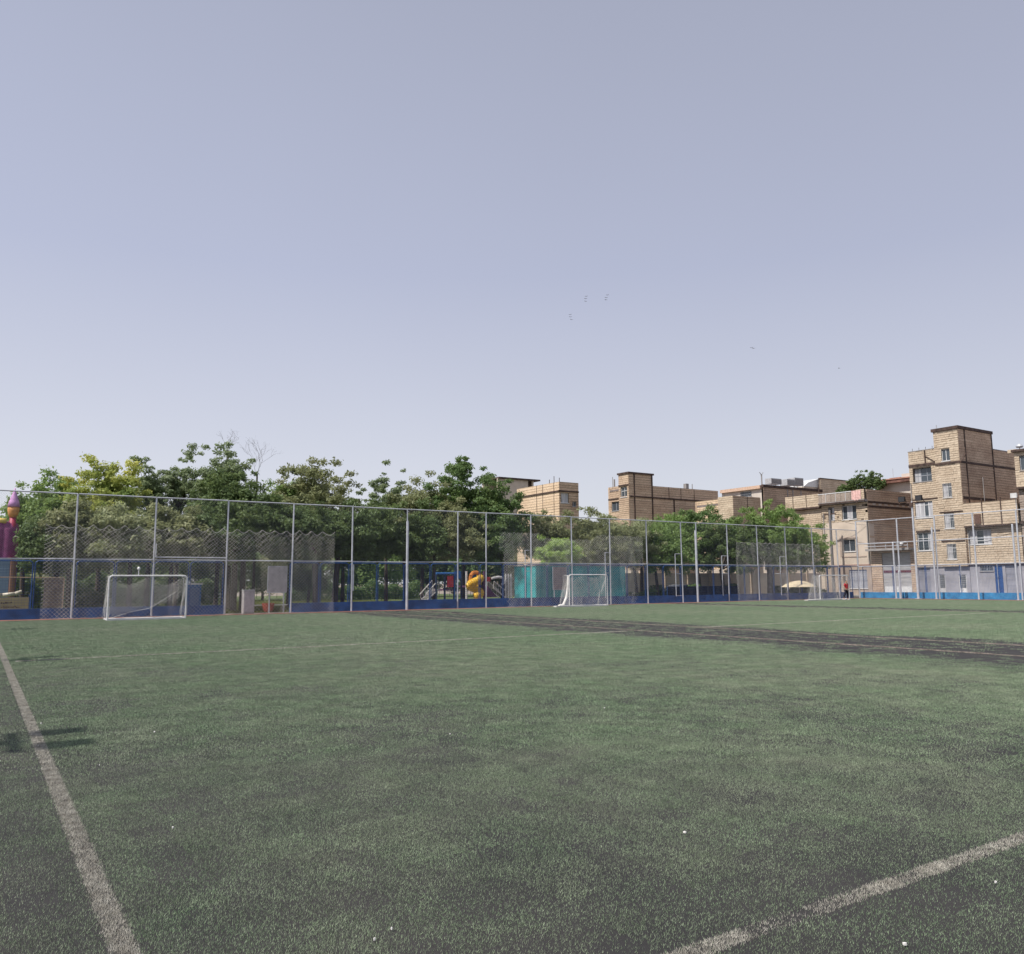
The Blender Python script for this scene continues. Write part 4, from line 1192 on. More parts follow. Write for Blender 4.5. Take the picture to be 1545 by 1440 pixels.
for p in (1009, 1027, 1047):
    x = onY(p, 745, Y2)[0]; beam(t2, 'Y', Y2, x - .035, x + .035, onY(1016, 753, Y2)[2], z2w, .05)
z = onY(1016, 753.5, Y2)[2]; beam(t2, 'Y', Y2, x2 + .1, x2e, z - .09, z + .09, .11)
z = onX(941, 732.5, x2)[2]; beam(t2, 'X', x2, Y2, y2t, z - .08, z + .08, .09)
z = onX(925, 753, x2)[2]; beam(t2, 'X', x2 + .3, y2t, y2b, z - .07, z + .07, .09)
window(t2, 'X', x2, w2, 2, fm=WHITE_FR, transom=.6); window(t2, 'X', x2 + .3, w2b, 2, fm=GREY_FR)
b = MB(); q = onX(924.5, 734, x2 + .5); b.tube((x2 + .5, q[1], z2l - .1), (x2 + .5, q[1], onX(924.5, 720, x2 + .5)[2]), .04, 5)
q = onX(927, 734, x2 + .5); b.tube((x2 + .5, q[1], z2l - .1), (x2 + .5, q[1], z2l + .9), .11, 6); b.build('vent_pipe', CONC, t2)
b = MB(); q = onY(1035.5, 737, Y2 + .6); b.box(q[0] - .22, q[0] + .22, Y2 + .4, Y2 + .85, z2w - .1, onY(1035, 729, Y2)[2]); q = onY(1044.5, 737, Y2 + .6); b.tube((q[0], Y2 + .6, z2w - .1), (q[0], Y2 + .6, z2w + .7), .05, 5); b.build('chimney', CONC, t2)

# ---- orange-brick house left of centre
t1 = thing('brick_house', (55, 75, 0), 'pale orange brick house beside the dark park trees, left of the towered house', 'house')
Y1 = 74.0
x1 = onY(843.6, 727, Y1)[0]; x1e = onY(872.5, 728, Y1)[0]; z1 = onY(843.6, 727, Y1)[2]; y1b = onX(780, 737.5, x1)[1]
w1a, w1b = opY(845.8, 744, 858, 759, Y1), opY(863.4, 757.4, 869.3, 764.6, Y1)
brick_wall(t1, 'X', x1, Y1, y1b, 3, z1, (), BR_ORANGE, pitch=.3, blen=(.8, 3), rough=.006)
brick_wall(t1, 'Y', Y1, x1, x1e, 3, z1, [w1a, w1b], BR_BROWN, pitch=.3, blen=(.6, 2), rough=.006)
plaster_wall(t1, 'X', x1, Y1, y1b, 0, 3, (), PLASTER); plaster_wall(t1, 'Y', Y1, x1 + .26, x1e, 0, 3, (), PLASTER)
z = onY(858, 742, Y1)[2]; beam(t1, 'Y', Y1, x1 - .1, x1e, z - .09, z + .09, .1); beam(t1, 'X', x1, Y1 - .1, y1b, z - .09, z + .09, .1)
for px in (810, 819, 836):
    q = onX(px, 740, x1)[1]; beam(t1, 'X', x1, q - .04, q + .04, 6, z1, .04)
window(t1, 'Y', Y1, w1a, 2, fm=WHITE_FR, curtain=((0, 1),)); window(t1, 'Y', Y1, w1b, 2, fm=GREY_FR)
shell(t1, x1, x1e, Y1, y1b, z1, BR_ORANGE)
for k, px in enumerate((829, 836, 844)):
    q = onX(px, 730, x1 + .3)[1]; b = MB(); b.tube((x1 + .3, q, z1), (x1 + .3, q, z1 + .5 + .3 * (k % 2)), .04, 5); b.build('rebar', STEEL_B, t1)
ts = thing('roof_shed', (60, 92, 0), 'small open-sided roof shed rising behind the pale orange house', 'building')
Ysd = 90.0
a_, c_ = onY(780, 722, Ysd), onY(811.5, 724, Ysd); zb_ = onY(795, 745, Ysd)[2]
part('wall', PLASTER, ts, (a_[0] - 3, c_[0] - 1.6, Ysd, Ysd + .25, 0, a_[2] - .2)); part('inner_wall', STEEL_B, ts, (c_[0] - 1.6, c_[0] - .1, Ysd + 1.2, Ysd + 1.4, 0, a_[2] - .2))
part('post', PLASTER, ts, (c_[0] - .9, c_[0] - .7, Ysd, Ysd + .2, 0, a_[2] - .2)); part('roof', STEEL_B, ts, (a_[0] - 3, c_[0] + .2, Ysd - .3, Ysd + 4, a_[2] - .2, a_[2])); part('rear_wall', PLASTER, ts, (a_[0] - 3, c_[0], Ysd + 3.7, Ysd + 3.95, 0, a_[2] - .21))

# ---- far roofs behind the corner house
tA = thing('brick_house', (100, 76, 0), 'tan house with a white sheet roof behind the coolers', 'house')
Ya = 74.0
xa_, xb2 = onY(1237.5, 722.5, Ya)[0], onY(1290, 724, Ya)[0]; za = onY(1237.5, 722.5, Ya)[2]
brick_wall(tA, 'Y', Ya, xa_, xb2, 5, za, (), BR_TAN, pitch=.27, blen=(.5, 2)); plaster_wall(tA, 'Y', Ya, xa_, xb2, 0, 5)
part('coping', STEEL_B, tA, (xa_ - .1, xb2, Ya - .1, Ya + .3, za, za + .12))
shell(tA, xa_, xb2, Ya, Ya + 8, za - .2, BR_TAN)
l0, l1 = onY(1213, 734, Ya + .5), onY(1237, 722.5, Ya + .5)
b = MB(); b.add([(l0[0], Ya + .5, l0[2]), (l1[0] - .1, Ya + .5, l0[2]), (l1[0] - .1, Ya + .5, l1[2]), (l0[0] + 1, Ya + .5, l0[2] + .6), (l0[0], Ya + 6, l0[2]), (l1[0] - .1, Ya + 6, l0[2]), (l1[0] - .1, Ya + 6, l1[2]), (l0[0] + 1, Ya + 6, l0[2] + .6)],
      [(0, 1, 2, 3), (7, 6, 5, 4), (3, 2, 6, 7), (0, 3, 7, 4), (1, 5, 6, 2), (0, 4, 5, 1)]); b.build('sheet_roof', WHITE_P, tA)
part('lower_wall', PLASTER, tA, (l0[0], l1[0] - .1, Ya + .6, Ya + 6, 0, l0[2] - .01))
tB = thing('tiled_house', (96, 56, 0), 'cream house with a long reddish eave behind the brick terrace wall', 'house')
Xb = 95.0
b0, b1 = onX(1325, 736, Xb), onX(1385, 726, Xb)
zE_ = onX(1350, 724, Xb)[2]; yb0, yb1 = b1[1] - 2, b0[1]
plaster_wall(tB, 'X', Xb, yb0, yb1, 0, zE_ - .45, (), PLASTER_W)
part('eave', mat('red_brown_eave', (.22, .11, .085), .85, 0, .25, 1.5), tB, (Xb - .8, Xb + .2, yb0 - .3, yb1 + 1.2, zE_ - .45, zE_ - .2), (Xb - .5, Xb + .2, yb0 - .2, yb1 + .6, zE_ - .2, zE_ - .02))
part('roof', mat('terracotta', (.42, .22, .16), .9, 0, .2, 2), tB, (Xb - .6, Xb + 9, yb0 - .3, yb1, zE_ - .02, zE_ + .12)); part('rear_wall', PLASTER_W, tB, (Xb + 8.5, Xb + 8.8, yb0, yb1, 0, zE_ - .03))
zz_ = onX(1362, 714, Xb + 2)[2]; yq = onX(1358, 718, Xb + 2)[1]
part('upper_block', PLASTER_W, tB, (Xb + 2, Xb + 4, yq - 2.5, yq - .2, zE_ + .12, zz_ - .1)); part('ridge', MATS['terracotta'], tB, (Xb + 1.6, Xb + 4, yq - .2, yq + 1.2, zE_ + .12, zz_ - .5))
b = MB(); b.tube((Xb + 1, yq + .3, zE_), (Xb + 1, yq + .3, zz_ + .6), .03, 5); b.build('antenna', GALV, tB)

# low boundary wall closing the park on the street side
bw = thing('boundary_wall', (60, 59, 0), 'beige boundary wall with piers at the back of the park', 'wall')
x = 47.0
while x < 78:
    part('wall_panel', PLASTER if random.random() < .6 else PLASTER_W, bw, (x + .16, x + 2.9, 59, 59.2, 0, 2.5)); part('pier', BR_TAN, bw, (x - .16, x + .155, 58.9, 59.3, 0, 2.75)); x += 3.05

# ------------------------------------------------------------------ objects seen through the far fence
# teal cabin
Yt = 51.2
tx0, tx1 = onY(776, 880, Yt + 3.0)[0], onY(944, 880, Yt)[0]
cab = thing('site_cabin', ((tx0 + tx1) / 2, Yt + 1.5, 0), 'teal metal cabin standing behind the middle goal', 'cabin')
TEAL = mat('teal_sheet', (.035, .36, .38), .55, 0, .18, .8)
b = MB(); n = int((tx1 - tx0) / .22); st = (tx1 - tx0) / n
for k in range(n):
    b.box(tx0 + k * st, tx0 + (k + .6) * st, Yt, Yt + .05, .1, 2.95); b.box(tx0 + (k + .6) * st, tx0 + (k + 1) * st, Yt + .03, Yt + .07, .1, 2.95)
b.build('front_cladding', TEAL, cab, kind='stuff')
part('side_wall', TEAL, cab, (tx0, tx0 + .05, Yt + .08, Yt + 3, .1, 2.95)); part('side_wall', TEAL, cab, (tx1 - .05, tx1, Yt + .08, Yt + 3, .1, 2.95)); part('rear_wall', TEAL, cab, (tx0 + .05, tx1 - .05, Yt + 2.95, Yt + 3, .1, 2.95))
part('roof', CONC, cab, (tx0 - .08, tx1 + .08, Yt - .08, Yt + 3.08, 2.95, 3.05)); part('base', CONC, cab, (tx0, tx1, Yt, Yt + 3, 0, .1))
def board(px0, px1, py0, py1, Y, name, lab, m, legs=True, cat='board', legm=None):
    a, c = onY(px0, py1, Y), onY(px1, py0, Y)
    t = thing(name, ((a[0] + c[0]) / 2, Y, 0), lab, cat)
    b = MB(); b.box(a[0], c[0], Y, Y + .03, a[2], c[2]); b.build('panel', m, t)
    b = MB()
    for (p, q, lo, hi) in ((a[0] - .03, c[0] + .03, a[2] - .03, a[2]), (a[0] - .03, c[0] + .03, c[2], c[2] + .03), (a[0] - .03, a[0], a[2], c[2]), (c[0], c[0] + .03, a[2], c[2])):
        b.box(p, q, Y - .01, Y + .04, lo, hi)
    b.build('frame', GALV, t)
    if legs:
        b = MB(); b.box(a[0] + .1, a[0] + .16, Y + .04, Y + .1, 0, a[2] + .3); b.build('leg', legm or GALV, t); b = MB(); b.box(c[0] - .16, c[0] - .1, Y + .04, Y + .1, 0, a[2] + .3); b.build('leg', legm or GALV, t)
BOARDM = mat('faded_board', (.50, .47, .47), .8, 0, .12, 3)
board(404, 433, 855, 894, 49.9, 'notice_board', 'large blank pale board behind the net left of centre', BOARDM)
board(835, 854.5, 856, 890, 49.1 + .9, 'notice_board', 'blank pinkish board hanging in front of the teal cabin', mat('pink_board', (.48, .38, .35), .8, 0, .12, 3))
# white cabinet in the gateway
Yw = 48.85 + .35
a, c = onY(367, 929, Yw), onY(384.5, 891, Yw)
t = thing('meter_cabinet', ((a[0] + c[0]) / 2, Yw, 0), 'pale waist-high metal cabinet standing in the gateway of the far fence', 'cabinet')
b = MB(); b.box(a[0], c[0], Yw, Yw + .45, .06, c[2]); b.build('body', BOARDM, t)
b = MB(); b.box(a[0] + .04, c[0] - .04, Yw - .02, Yw - .002, .12, c[2] - .06); b.build('door', mat('cabinet_door', (.55, .50, .51), .6), t)
b = MB(); b.box(a[0] - .03, c[0] + .03, Yw - .04, Yw + .48, c[2], c[2] + .04); b.build('lid', WHITE_FR, t); b = MB(); b.box(a[0], c[0], Yw, Yw + .45, 0, .06); b.build('plinth', CONC, t)
# blue booth with white roof
Yo = 50.6
a, c = onY(283, 915, Yo), onY(304, 881, Yo)
t = thing('blue_booth', ((a[0] + c[0]) / 2, Yo, 0), 'small blue booth with a white top right of the left goal', 'booth')
part('body', mat('booth_blue', (.05, .15, .34), .6), t, (a[0], c[0], Yo, Yo + .8, 0, c[2] - .06)); part('top', WHITE_P, t, (a[0] - .06, c[0] + .06, Yo - .06, Yo + .86, c[2] - .06, c[2] + .03)); part('door', mat('booth_door', (.11, .17, .30), .6), t, (a[0] + .1, c[0] - .1, Yo - .02, Yo - .002, .1, c[2] - .25))
# red flower tub and low white bench
a = onY(411, 915, 50.6)
b = MB(); b.lathe((a[0] - .2, 50.8, 0), [(.26, 0), (.34, .35), (.38, .55), (.33, .55)], 14); b.build('flower_tub', mat('terracotta_red', (.34, .07, .04), .8), None, base=(a[0] - .2, 50.8, 0), label='red round tub standing in the gateway beside the low bench', cat='tub')
t = thing('bench', (onY(395, 915, 51)[0], 51, 0), 'low white bench slab behind the gateway', 'bench')
q = onY(395, 915, 51)[0]; part('seat', WHITE_P, t, (q - .9, q + 1.6, 50.95, 51.3, .40, .46))
for xx in (-.7, 1.3): part('leg', CONC, t, (q + xx, q + xx + .12, 51.0, 51.25, 0, .40))
# dark wind-break sheet
Yd = 49.85
a, c = onY(1008, 900, Yd), onY(1114.5, 884, Yd)
t = thing('windbreak_sheet', (a[0], Yd, 0), 'dark cloth sheet behind the blue fence right of centre', 'screen')
nseg = 40; xs_ = np.linspace(a[0], c[0], nseg); b = MB()
for k in range(nseg - 1):
    y0_, y1_ = Yd + .04 * math.sin(k * 1.3), Yd + .04 * math.sin((k + 1) * 1.3)
    b.add([(xs_[k], y0_, .1), (xs_[k + 1], y1_, .1), (xs_[k + 1], y1_, c[2]), (xs_[k], y0_, c[2]), (xs_[k], y0_ + .02, .1), (xs_[k + 1], y1_ + .02, .1), (xs_[k + 1], y1_ + .02, c[2]), (xs_[k], y0_ + .02, c[2])], [(0, 1, 2, 3), (7, 6, 5, 4), (3, 2, 6, 7), (0, 4, 5, 1)])
b.build('cloth', mat('dark_cloth', (.014, .02, .03), .9), t)
for k in range(5): b = MB(); xx = a[0] + (c[0] - a[0]) * k / 4; b.tube((xx, Yd + .08, 0), (xx, Yd + .08, c[2] + .05), .03, 6); b.build('post', BLUE_M, t)
# cream parasol
Yu = 50.35
a, c = onY(1184, 886, Yu), onY(1227, 886, Yu); zt_ = onY(1206, 876, Yu)[2]; cx_ = (a[0] + c[0]) / 2; rr = (c[0] - a[0]) / 2; ze = a[2]
t = thing('parasol', (cx_, Yu, 0), 'wide cream parasol glowing in the sun behind the right net', 'parasol')
b = MB(); n = 12; vs = []; fs = []
prof = [(0, zt_), (rr * .45, zt_ - (zt_ - ze) * .22), (rr * .8, zt_ - (zt_ - ze) * .6), (rr, ze)]
for (q, z) in prof:
    for i in range(n): vs.append((cx_ + q * math.cos(2 * math.pi * i / n), Yu + q * math.sin(2 * math.pi * i / n) * .6, z))
for k in range(3):
    for i in range(n): fs.append((k * n + i, k * n + (i + 1) % n, (k + 1) * n + (i + 1) % n, (k + 1) * n + i))
b.add(vs, fs); b.add([(x, y, z - .02) for (x, y, z) in vs], [tuple(reversed(f)) for f in fs]); b.build('canopy', mat('cream_cloth', (.78, .66, .46), .9, 0, .1, 2), t)
b = MB(); b.tube((cx_, Yu, 0), (cx_, Yu, zt_), .03, 8); b.build('pole', GALV, t); part('base', CONC, t, (cx_ - .3, cx_ + .3, Yu - .3, Yu + .3, 0, .1))
b = MB()
for i in range(0, n, 2): b.tube((cx_, Yu, zt_ - .1), (cx_ + rr * .97 * math.cos(2 * math.pi * i / n), Yu + rr * .58 * math.sin(2 * math.pi * i / n), ze - .03), .012, 4)
b.build('ribs', GALV, t)
# dark hedge below parasol etc. is made with the plants

# ---- playground
PLY = 51.0
RED = mat('play_red', (.60, .05, .05), .45); YEL = mat('play_yellow', (.78, .48, .04), .4); BLU = mat('play_blue', (.04, .16, .42), .45); ORG = mat('play_orange', (.62, .22, .04), .45)
PURP = mat('play_purple', (.12, .05, .10), .5); WHT = mat('play_white', (.62, .60, .58), .5)
pA = thing('climbing_frame', (onY(675, 900, PLY)[0], PLY, 0), 'play tower with red panel and blue beam left of the yellow slide', 'climbing frame')
def X_(px): return onY(px, 880, PLY)[0]
def Z_(py): return onY(690, py, PLY)[2]
for px in (658, 671, 685, 696):
    b = MB(); b.tube((X_(px), PLY, 0), (X_(px), PLY, Z_(863)), .07, 8); b.build('pillar', mat('play_navy', (.02, .035, .07), .5), pA)
part('platform', PURP, pA, (X_(670), X_(686), PLY, PLY + 1.6, Z_(889) - .1, Z_(889)))
b = MB(); b.tube((X_(657), PLY - .1, Z_(865.5)), (X_(689), PLY - .1, Z_(865.5)), .07, 8); b.build('beam', BLU, pA)
part('red_panel', RED, pA, (X_(674.5), X_(684), PLY - .03, PLY + .03, Z_(886), Z_(869)))
part('blue_panel', BLU, pA, (X_(686.5), X_(695), PLY - .03, PLY + .03, Z_(873), Z_(862)))
b = MB()
for dy in (0, .9):
    b.tube((X_(642), PLY + dy, Z_(897)), (X_(661), PLY + dy, Z_(876)), .04, 6); b.tube((X_(645), PLY + dy, Z_(904)), (X_(662), PLY + dy, Z_(889)), .05, 6)
    for k in range(6): q = k / 5; b.tube((X_(643 + 18 * q), PLY + dy, Z_(897 - 21 * q)), (X_(645 + 17 * q), PLY + dy, Z_(904 - 15 * q)), .022, 5)
b.build('stair_rail', mat('stair_metal', (.50, .48, .44), .5), pA)
b = MB()
for k in range(8): q = k / 7; b.box(X_(645 + 16 * q), X_(648 + 16 * q), PLY, PLY + .9, Z_(904 - 15 * q) - .03, Z_(904 - 15 * q) + .02)
b.build('steps', CONC, pA)
pB = thing('slide_tower', (onY(718, 900, PLY)[0], PLY, 0), 'yellow spiral slide with orange hoops and purple chute in the playground', 'slide')
for px in (707, 724, 733.5):
    b = MB(); b.tube((X_(px), PLY + .3, 0), (X_(px), PLY + .3, Z_(862)), .08, 8); b.build('pillar', WHT if px == 707 else YEL if px == 724 else PURP, pB)
part('yellow_panel', YEL, pB, (X_(724.5), X_(728.5), PLY + .2, PLY + .26, Z_(883), Z_(864))); part('deck', PURP, pB, (X_(708), X_(733), PLY + .4, PLY + 1.8, Z_(884) - .12, Z_(884)))
b = MB(); cxs, r_ = X_(715.5), (X_(724) - X_(708)) / 2
pp = [(cxs + r_ * math.cos(q), PLY - .1 - r_ * .5 * math.sin(q), Z_(872) - (Z_(872) - Z_(901)) * (i / 26)) for i, q in enumerate(np.linspace(.2, 2.6 * math.pi, 27))]
b.path(pp, .28, 10); b.build('spiral_chute', YEL, pB, smooth=True)
b = MB(); b.path([(X_(708), PLY - .1, Z_(886)), (X_(709), PLY - .1, Z_(869)), (X_(713), PLY - .1, Z_(864)), (X_(719), PLY - .1, Z_(864)), (X_(722.5), PLY - .1, Z_(869)), (X_(723), PLY - .1, Z_(874))], .13, 8); b.build('hoop', ORG, pB)
b = MB(); b.box(X_(713), X_(720), PLY + .1, PLY + .2, Z_(872), Z_(865)); b.build('roof_panel', BLU, pB)
b = MB(); b.add([(X_(736), PLY, Z_(885)), (X_(750), PLY, Z_(902)), (X_(736), PLY, Z_(902)), (X_(736), PLY + .6, Z_(885)), (X_(750), PLY + .6, Z_(902)), (X_(736), PLY + .6, Z_(902))], [(0, 2, 1), (3, 4, 5), (0, 1, 4, 3), (0, 3, 5, 2), (1, 2, 5, 4)]); b.build('side_chute', PURP, pB)
pC = thing('play_stairs', (onY(750, 900, PLY)[0], PLY - .3, 0), 'grey railed stairs with a pale tube hoop at the right of the playground', 'play equipment')
b = MB()
for dy in (0, .9):
    b.tube((X_(742), PLY - .3 + dy, Z_(878)), (X_(759), PLY - .3 + dy, Z_(892)), .04, 6); b.tube((X_(741), PLY - .3 + dy, Z_(888)), (X_(759), PLY - .3 + dy, Z_(903)), .05, 6)
    for k in range(6): q = k / 5; b.tube((X_(742 + 17 * q), PLY - .3 + dy, Z_(878 + 14 * q)), (X_(741 + 18 * q), PLY - .3 + dy, Z_(888 + 15 * q)), .022, 5)
b.build('stair_rail', MATS['stair_metal'], pC)
b = MB(); b.path([(X_(742), PLY, Z_(873)), (X_(752), PLY, Z_(871)), (X_(758), PLY, Z_(872)), (X_(760), PLY, Z_(876)), (X_(760), PLY, Z_(880)), (X_(757), PLY, Z_(883))], .09, 8); b.build('tube_hoop', WHT, pC)
for px in (763, 767, 771): b = MB(); b.tube((X_(px), PLY, 0), (X_(px), PLY, Z_(866)), .06, 6); b.build('pillar', WHT, pC)
part('red_trim', RED, pC, (X_(736), X_(742), PLY + .2, PLY + .26, Z_(878), Z_(871)))
# parked pale cars far behind the playground, seen as bright bodies between the trunks
def car(px, Y, m, lab):
    X = onY(px, 885, Y)[0]; t = thing('parked_car', (X, Y, 0), lab, 'car', 'cars parked behind the park')
    L = 4.2
    prof = [(-2.1, .35), (-2.1, .8), (-1.6, .92), (-1.05, 1.4), (.55, 1.42), (1.2, .98), (2.0, .85), (2.1, .4)]
    b = MB(); n = len(prof)
    vs = [(X + x, Y - .8, z) for x, z in prof] + [(X + x, Y + .8, z) for x, z in prof]
    b.add(vs, [tuple(range(n)), tuple(reversed(range(n, 2 * n)))] + [(i, n + i, n + (i + 1) % n, (i + 1) % n) for i in range(n)]); b.build('body', m, t)
    b = MB(); b.add([(X - .95, Y - .805, .95), (X + 1.0, Y - .805, .95), (X + .5, Y - .805, 1.34), (X - .9, Y - .805, 1.34), (X - .95, Y - .79, .95), (X + 1.0, Y - .79, .95), (X + .5, Y - .79, 1.34), (X - .9, Y - .79, 1.34)], [(0, 1, 2, 3), (7, 6, 5, 4), (0, 4, 5, 1), (3, 2, 6, 7)]); b.build('side_window', GLASS, t)
    for xx in (-1.3, 1.3):
        b = MB(); b.tube((X + xx, Y - .82, .32), (X + xx, Y - .6, .32), .32, 12); b.build('wheel', mat('tyre', (.02, .02, .02), .9), t)
car(631, 82, WHITE_P, 'white car parked behind the park, seen left of the climbing frame')
car(300, 84, WHITE_P, 'white car parked behind the trunks near the blue booth')
car(1030, 57.4, mat('silver_paint', (.5, .5, .52), .3, .3), 'silver car parked under the trees behind the dark sheet')

# ---- inflatable castle and its sign at the left edge
Yc0 = 56.0
PUR = mat('inflatable_purple', (.56, .30, .56), .5); MAR = mat('inflatable_maroon', (.36, .04, .08), .5); PLUM = mat('inflatable_plum', (.24, .06, .16), .5); ORA = mat('inflatable_orange', (.62, .30, .10), .5); YLW = mat('inflatable_yellow', (.75, .58, .16), .5)
def XY(px): return onY(px, 800, Yc0)[0]
def ZY(py): return onY(15, py, Yc0)[2]
ct = thing('inflatable_castle', (XY(5), Yc0, 0), 'inflatable castle with a purple cone turret at the left edge', 'inflatable castle')
cc = XY(18.2); q = (XY(28) - XY(8)) / 2
b = MB(); b.lathe((cc, Yc0, 0), [(q * 1.0, ZY(765)), (q * .8, ZY(757)), (q * .45, ZY(748)), (q * .2, ZY(741)), (.02, ZY(736))], 18); b.build('turret_cone', PUR, ct, smooth=True)
b = MB(); b.lathe((cc, Yc0, 0), [(q * .55, ZY(781)), (q * .8, ZY(776)), (q * .92, ZY(770)), (q * .9, ZY(765) + .0)], 18); b.build('turret_cup', ORA, ct, smooth=True)
b = MB(); b.lathe((cc, Yc0, 0), [(q * .6, ZY(842)), (q * .6, ZY(800)), (q * .5, ZY(781))], 14); b.build('turret_neck', MAR, ct, smooth=True)
b = MB(); x0 = XY(-60)
for k in range(6):
    xx = x0 + (XY(12) - x0) * k / 5
    b.lathe((xx, Yc0 + .3, 0), [(.55, .2), (.6, 1.5), (.6, ZY(800)), (.5, ZY(790)), (.2, ZY(787))], 14)
b.build('wall_columns', PLUM, ct, smooth=True)
part('side_wall', MAR, ct, (XY(9), XY(24), Yc0 + .1, Yc0 + 3.5, .2, ZY(790)))
b = MB(); b.path([(x0, Yc0 - .1, ZY(788)), (XY(-10), Yc0 - .1, ZY(786)), (XY(9), Yc0 - .1, ZY(787))], .16, 8); b.build('rim', YLW, ct, smooth=True)
part('entrance_mat', mat('inflatable_blue', (.24, .33, .45), .5, 0, .15, 3, stretch=(.3, 1, 6)), ct, (XY(-60), XY(18), Yc0 - .6, Yc0 - .35, .3, ZY(843)))
b = MB(); b.tube((XY(21), Yc0 - .4, .2), (XY(21), Yc0 - .4, ZY(842)), .22, 10); b.build('orange_column', mat('dull_orange', (.40, .22, .15), .6), ct)
b = MB(); b.path([(XY(-50), Yc0 - 1.2, ZY(897)), (XY(10), Yc0 - 1.2, ZY(898)), (XY(28), Yc0 - 1.2, ZY(896)), (XY(38), Yc0 - 1.2, ZY(893))], .11, 8); b.build('bumper', mat('inflatable_cream', (.66, .60, .48), .5), ct, smooth=True)
# yellow banner with two lines of worn print
Yb_ = 50.4
a, c = onY(-30, 923, Yb_), onY(44, 901, Yb_)
t = thing('yellow_banner', ((a[0] + c[0]) / 2, Yb_, 0), 'faded yellow banner with two dark lines of print at the left edge', 'banner')
part('sheet', mat('banner_yellow', (.48, .40, .20), .8, 0, .1, 2), t, (a[0], c[0], Yb_, Yb_ + .03, a[2], c[2]))
b = MB()
random.seed(5)
for (py, x0p, x1p) in ((910, 1, 16), (916.5, 1, 28)):
    x = onY(x0p, py, Yb_)[0]; xe = onY(x1p, py, Yb_)[0]; z = onY(10, py, Yb_)[2]
    while x < xe:
        w_ = random.uniform(.03, .09); b.box(x, x + w_, Yb_ - .004, Yb_ - .001, z - random.uniform(.02, .06), z + random.uniform(.02, .06)); x += w_ + random.uniform(.008, .03)
b.build('print', mat('print_brown', (.16, .11, .06), .8), t, kind='stuff')
for xx in (a[0], c[0]): part('post', BLUE_M, t, (xx - .03, xx + .03, Yb_ + .04, Yb_ + .1, 0, c[2] + .1))
# straw mat hung on a pole
Ym = 50.6
a, c = onY(64, 922, Ym), onY(97, 872, Ym)
t = thing('straw_mat', ((a[0] + c[0]) / 2, Ym, 0), 'brown straw mat hanging from a thin pole left of the left goal', 'mat')
b = MB(); n = 30
for k in range(n):
    x0_ = a[0] + (c[0] - a[0]) * k / n; x1_ = a[0] + (c[0] - a[0]) * (k + .9) / n
    b.box(x0_, x1_, Ym + .02 * math.sin(k * .9), Ym + .03 + .02 * math.sin(k * .9), a[2] + random.uniform(0, .1), c[2] - .03, random.random())
b.build('reeds', mat('straw', (.28, .21, .15), .9, 0, .25, 5), t, kind='stuff')
b = MB(); b.tube((onY(-20, 871, Ym)[0], Ym, onY(0, 871, Ym)[2]), (c[0], Ym, c[2]), .02, 6); b.tube((c[0], Ym, 0), (c[0], Ym, c[2]), .03, 6); b.build('pole', mat('cane', (.42, .30, .2), .8), t)

# ---- utility pole and wires in the street corner
Xu = 78.0
Pp = onX(1252, 770, Xu); Pb = onX(1258, 890, Xu)
t = thing('utility_pole', (Xu, (Pp[1] + Pb[1]) / 2, 0), 'dark grey utility pole in front of the plastered house', 'utility pole')
yy = (Pp[1] + Pb[1]) / 2
b = MB(); b.tube((Xu, yy, 0), (Xu, yy, Pp[2]), .17, 10, .12); b.build('pole', mat('weathered_pole', (.20, .19, .19), .9), t)
b = MB(); b.box(Xu - .06, Xu + .06, yy - .7, yy + .7, Pp[2] - .5, Pp[2] - .38); b.build('crossarm', STEEL_B, t)
def wire(p, q, sag, parent):
    b = MB(); pts = []
    for k in range(13):
        u = k / 12; pts.append((p[0] + (q[0] - p[0]) * u, p[1] + (q[1] - p[1]) * u, p[2] + (q[2] - p[2]) * u - sag * 4 * u * (1 - u)))
    b.path(pts, .018, 4); return b.build('cable', mat('cable_black', (.03, .03, .03), .7), parent)
wire((Xu, yy + .5, Pp[2] - .4), (XS - .1, y6a + .3, 7.6), .3, t); wire((Xu, yy - .5, Pp[2] - .4), (XS - .4, 38, 6.5), 1.0, t)

# ------------------------------------------------------------------ trees and plants
LM = {
    'dark': leaf_mat('leaf_dark', (0.075, 0.122, 0.044), (0.165, 0.226, 0.079), (0.117, 0.174, 0.069)),
    'deep': leaf_mat('leaf_deep', (0.082, 0.146, 0.048), (0.190, 0.268, 0.093), (0.122, 0.203, 0.073)),
    'olive': leaf_mat('leaf_olive', (0.146, 0.174, 0.074), (0.322, 0.340, 0.179), (0.208, 0.236, 0.113)),
    'pale': leaf_mat('leaf_pale', (0.197, 0.243, 0.112), (0.391, 0.418, 0.242), (0.269, 0.304, 0.155)),
    'yellow': leaf_mat('leaf_yellow', (0.269, 0.316, 0.076), (0.555, 0.570, 0.155), (0.209, 0.303, 0.092)),
    'grey': leaf_mat('leaf_grey_green', (0.149, 0.204, 0.105), (0.284, 0.339, 0.195), (0.187, 0.253, 0.118)),
    'green': leaf_mat('leaf_green', (0.132, 0.223, 0.065), (0.260, 0.365, 0.115), (0.175, 0.264, 0.089)),
    'bright': leaf_mat('leaf_bright', (0.218, 0.343, 0.081), (0.387, 0.507, 0.135), (0.260, 0.383, 0.106)),
}
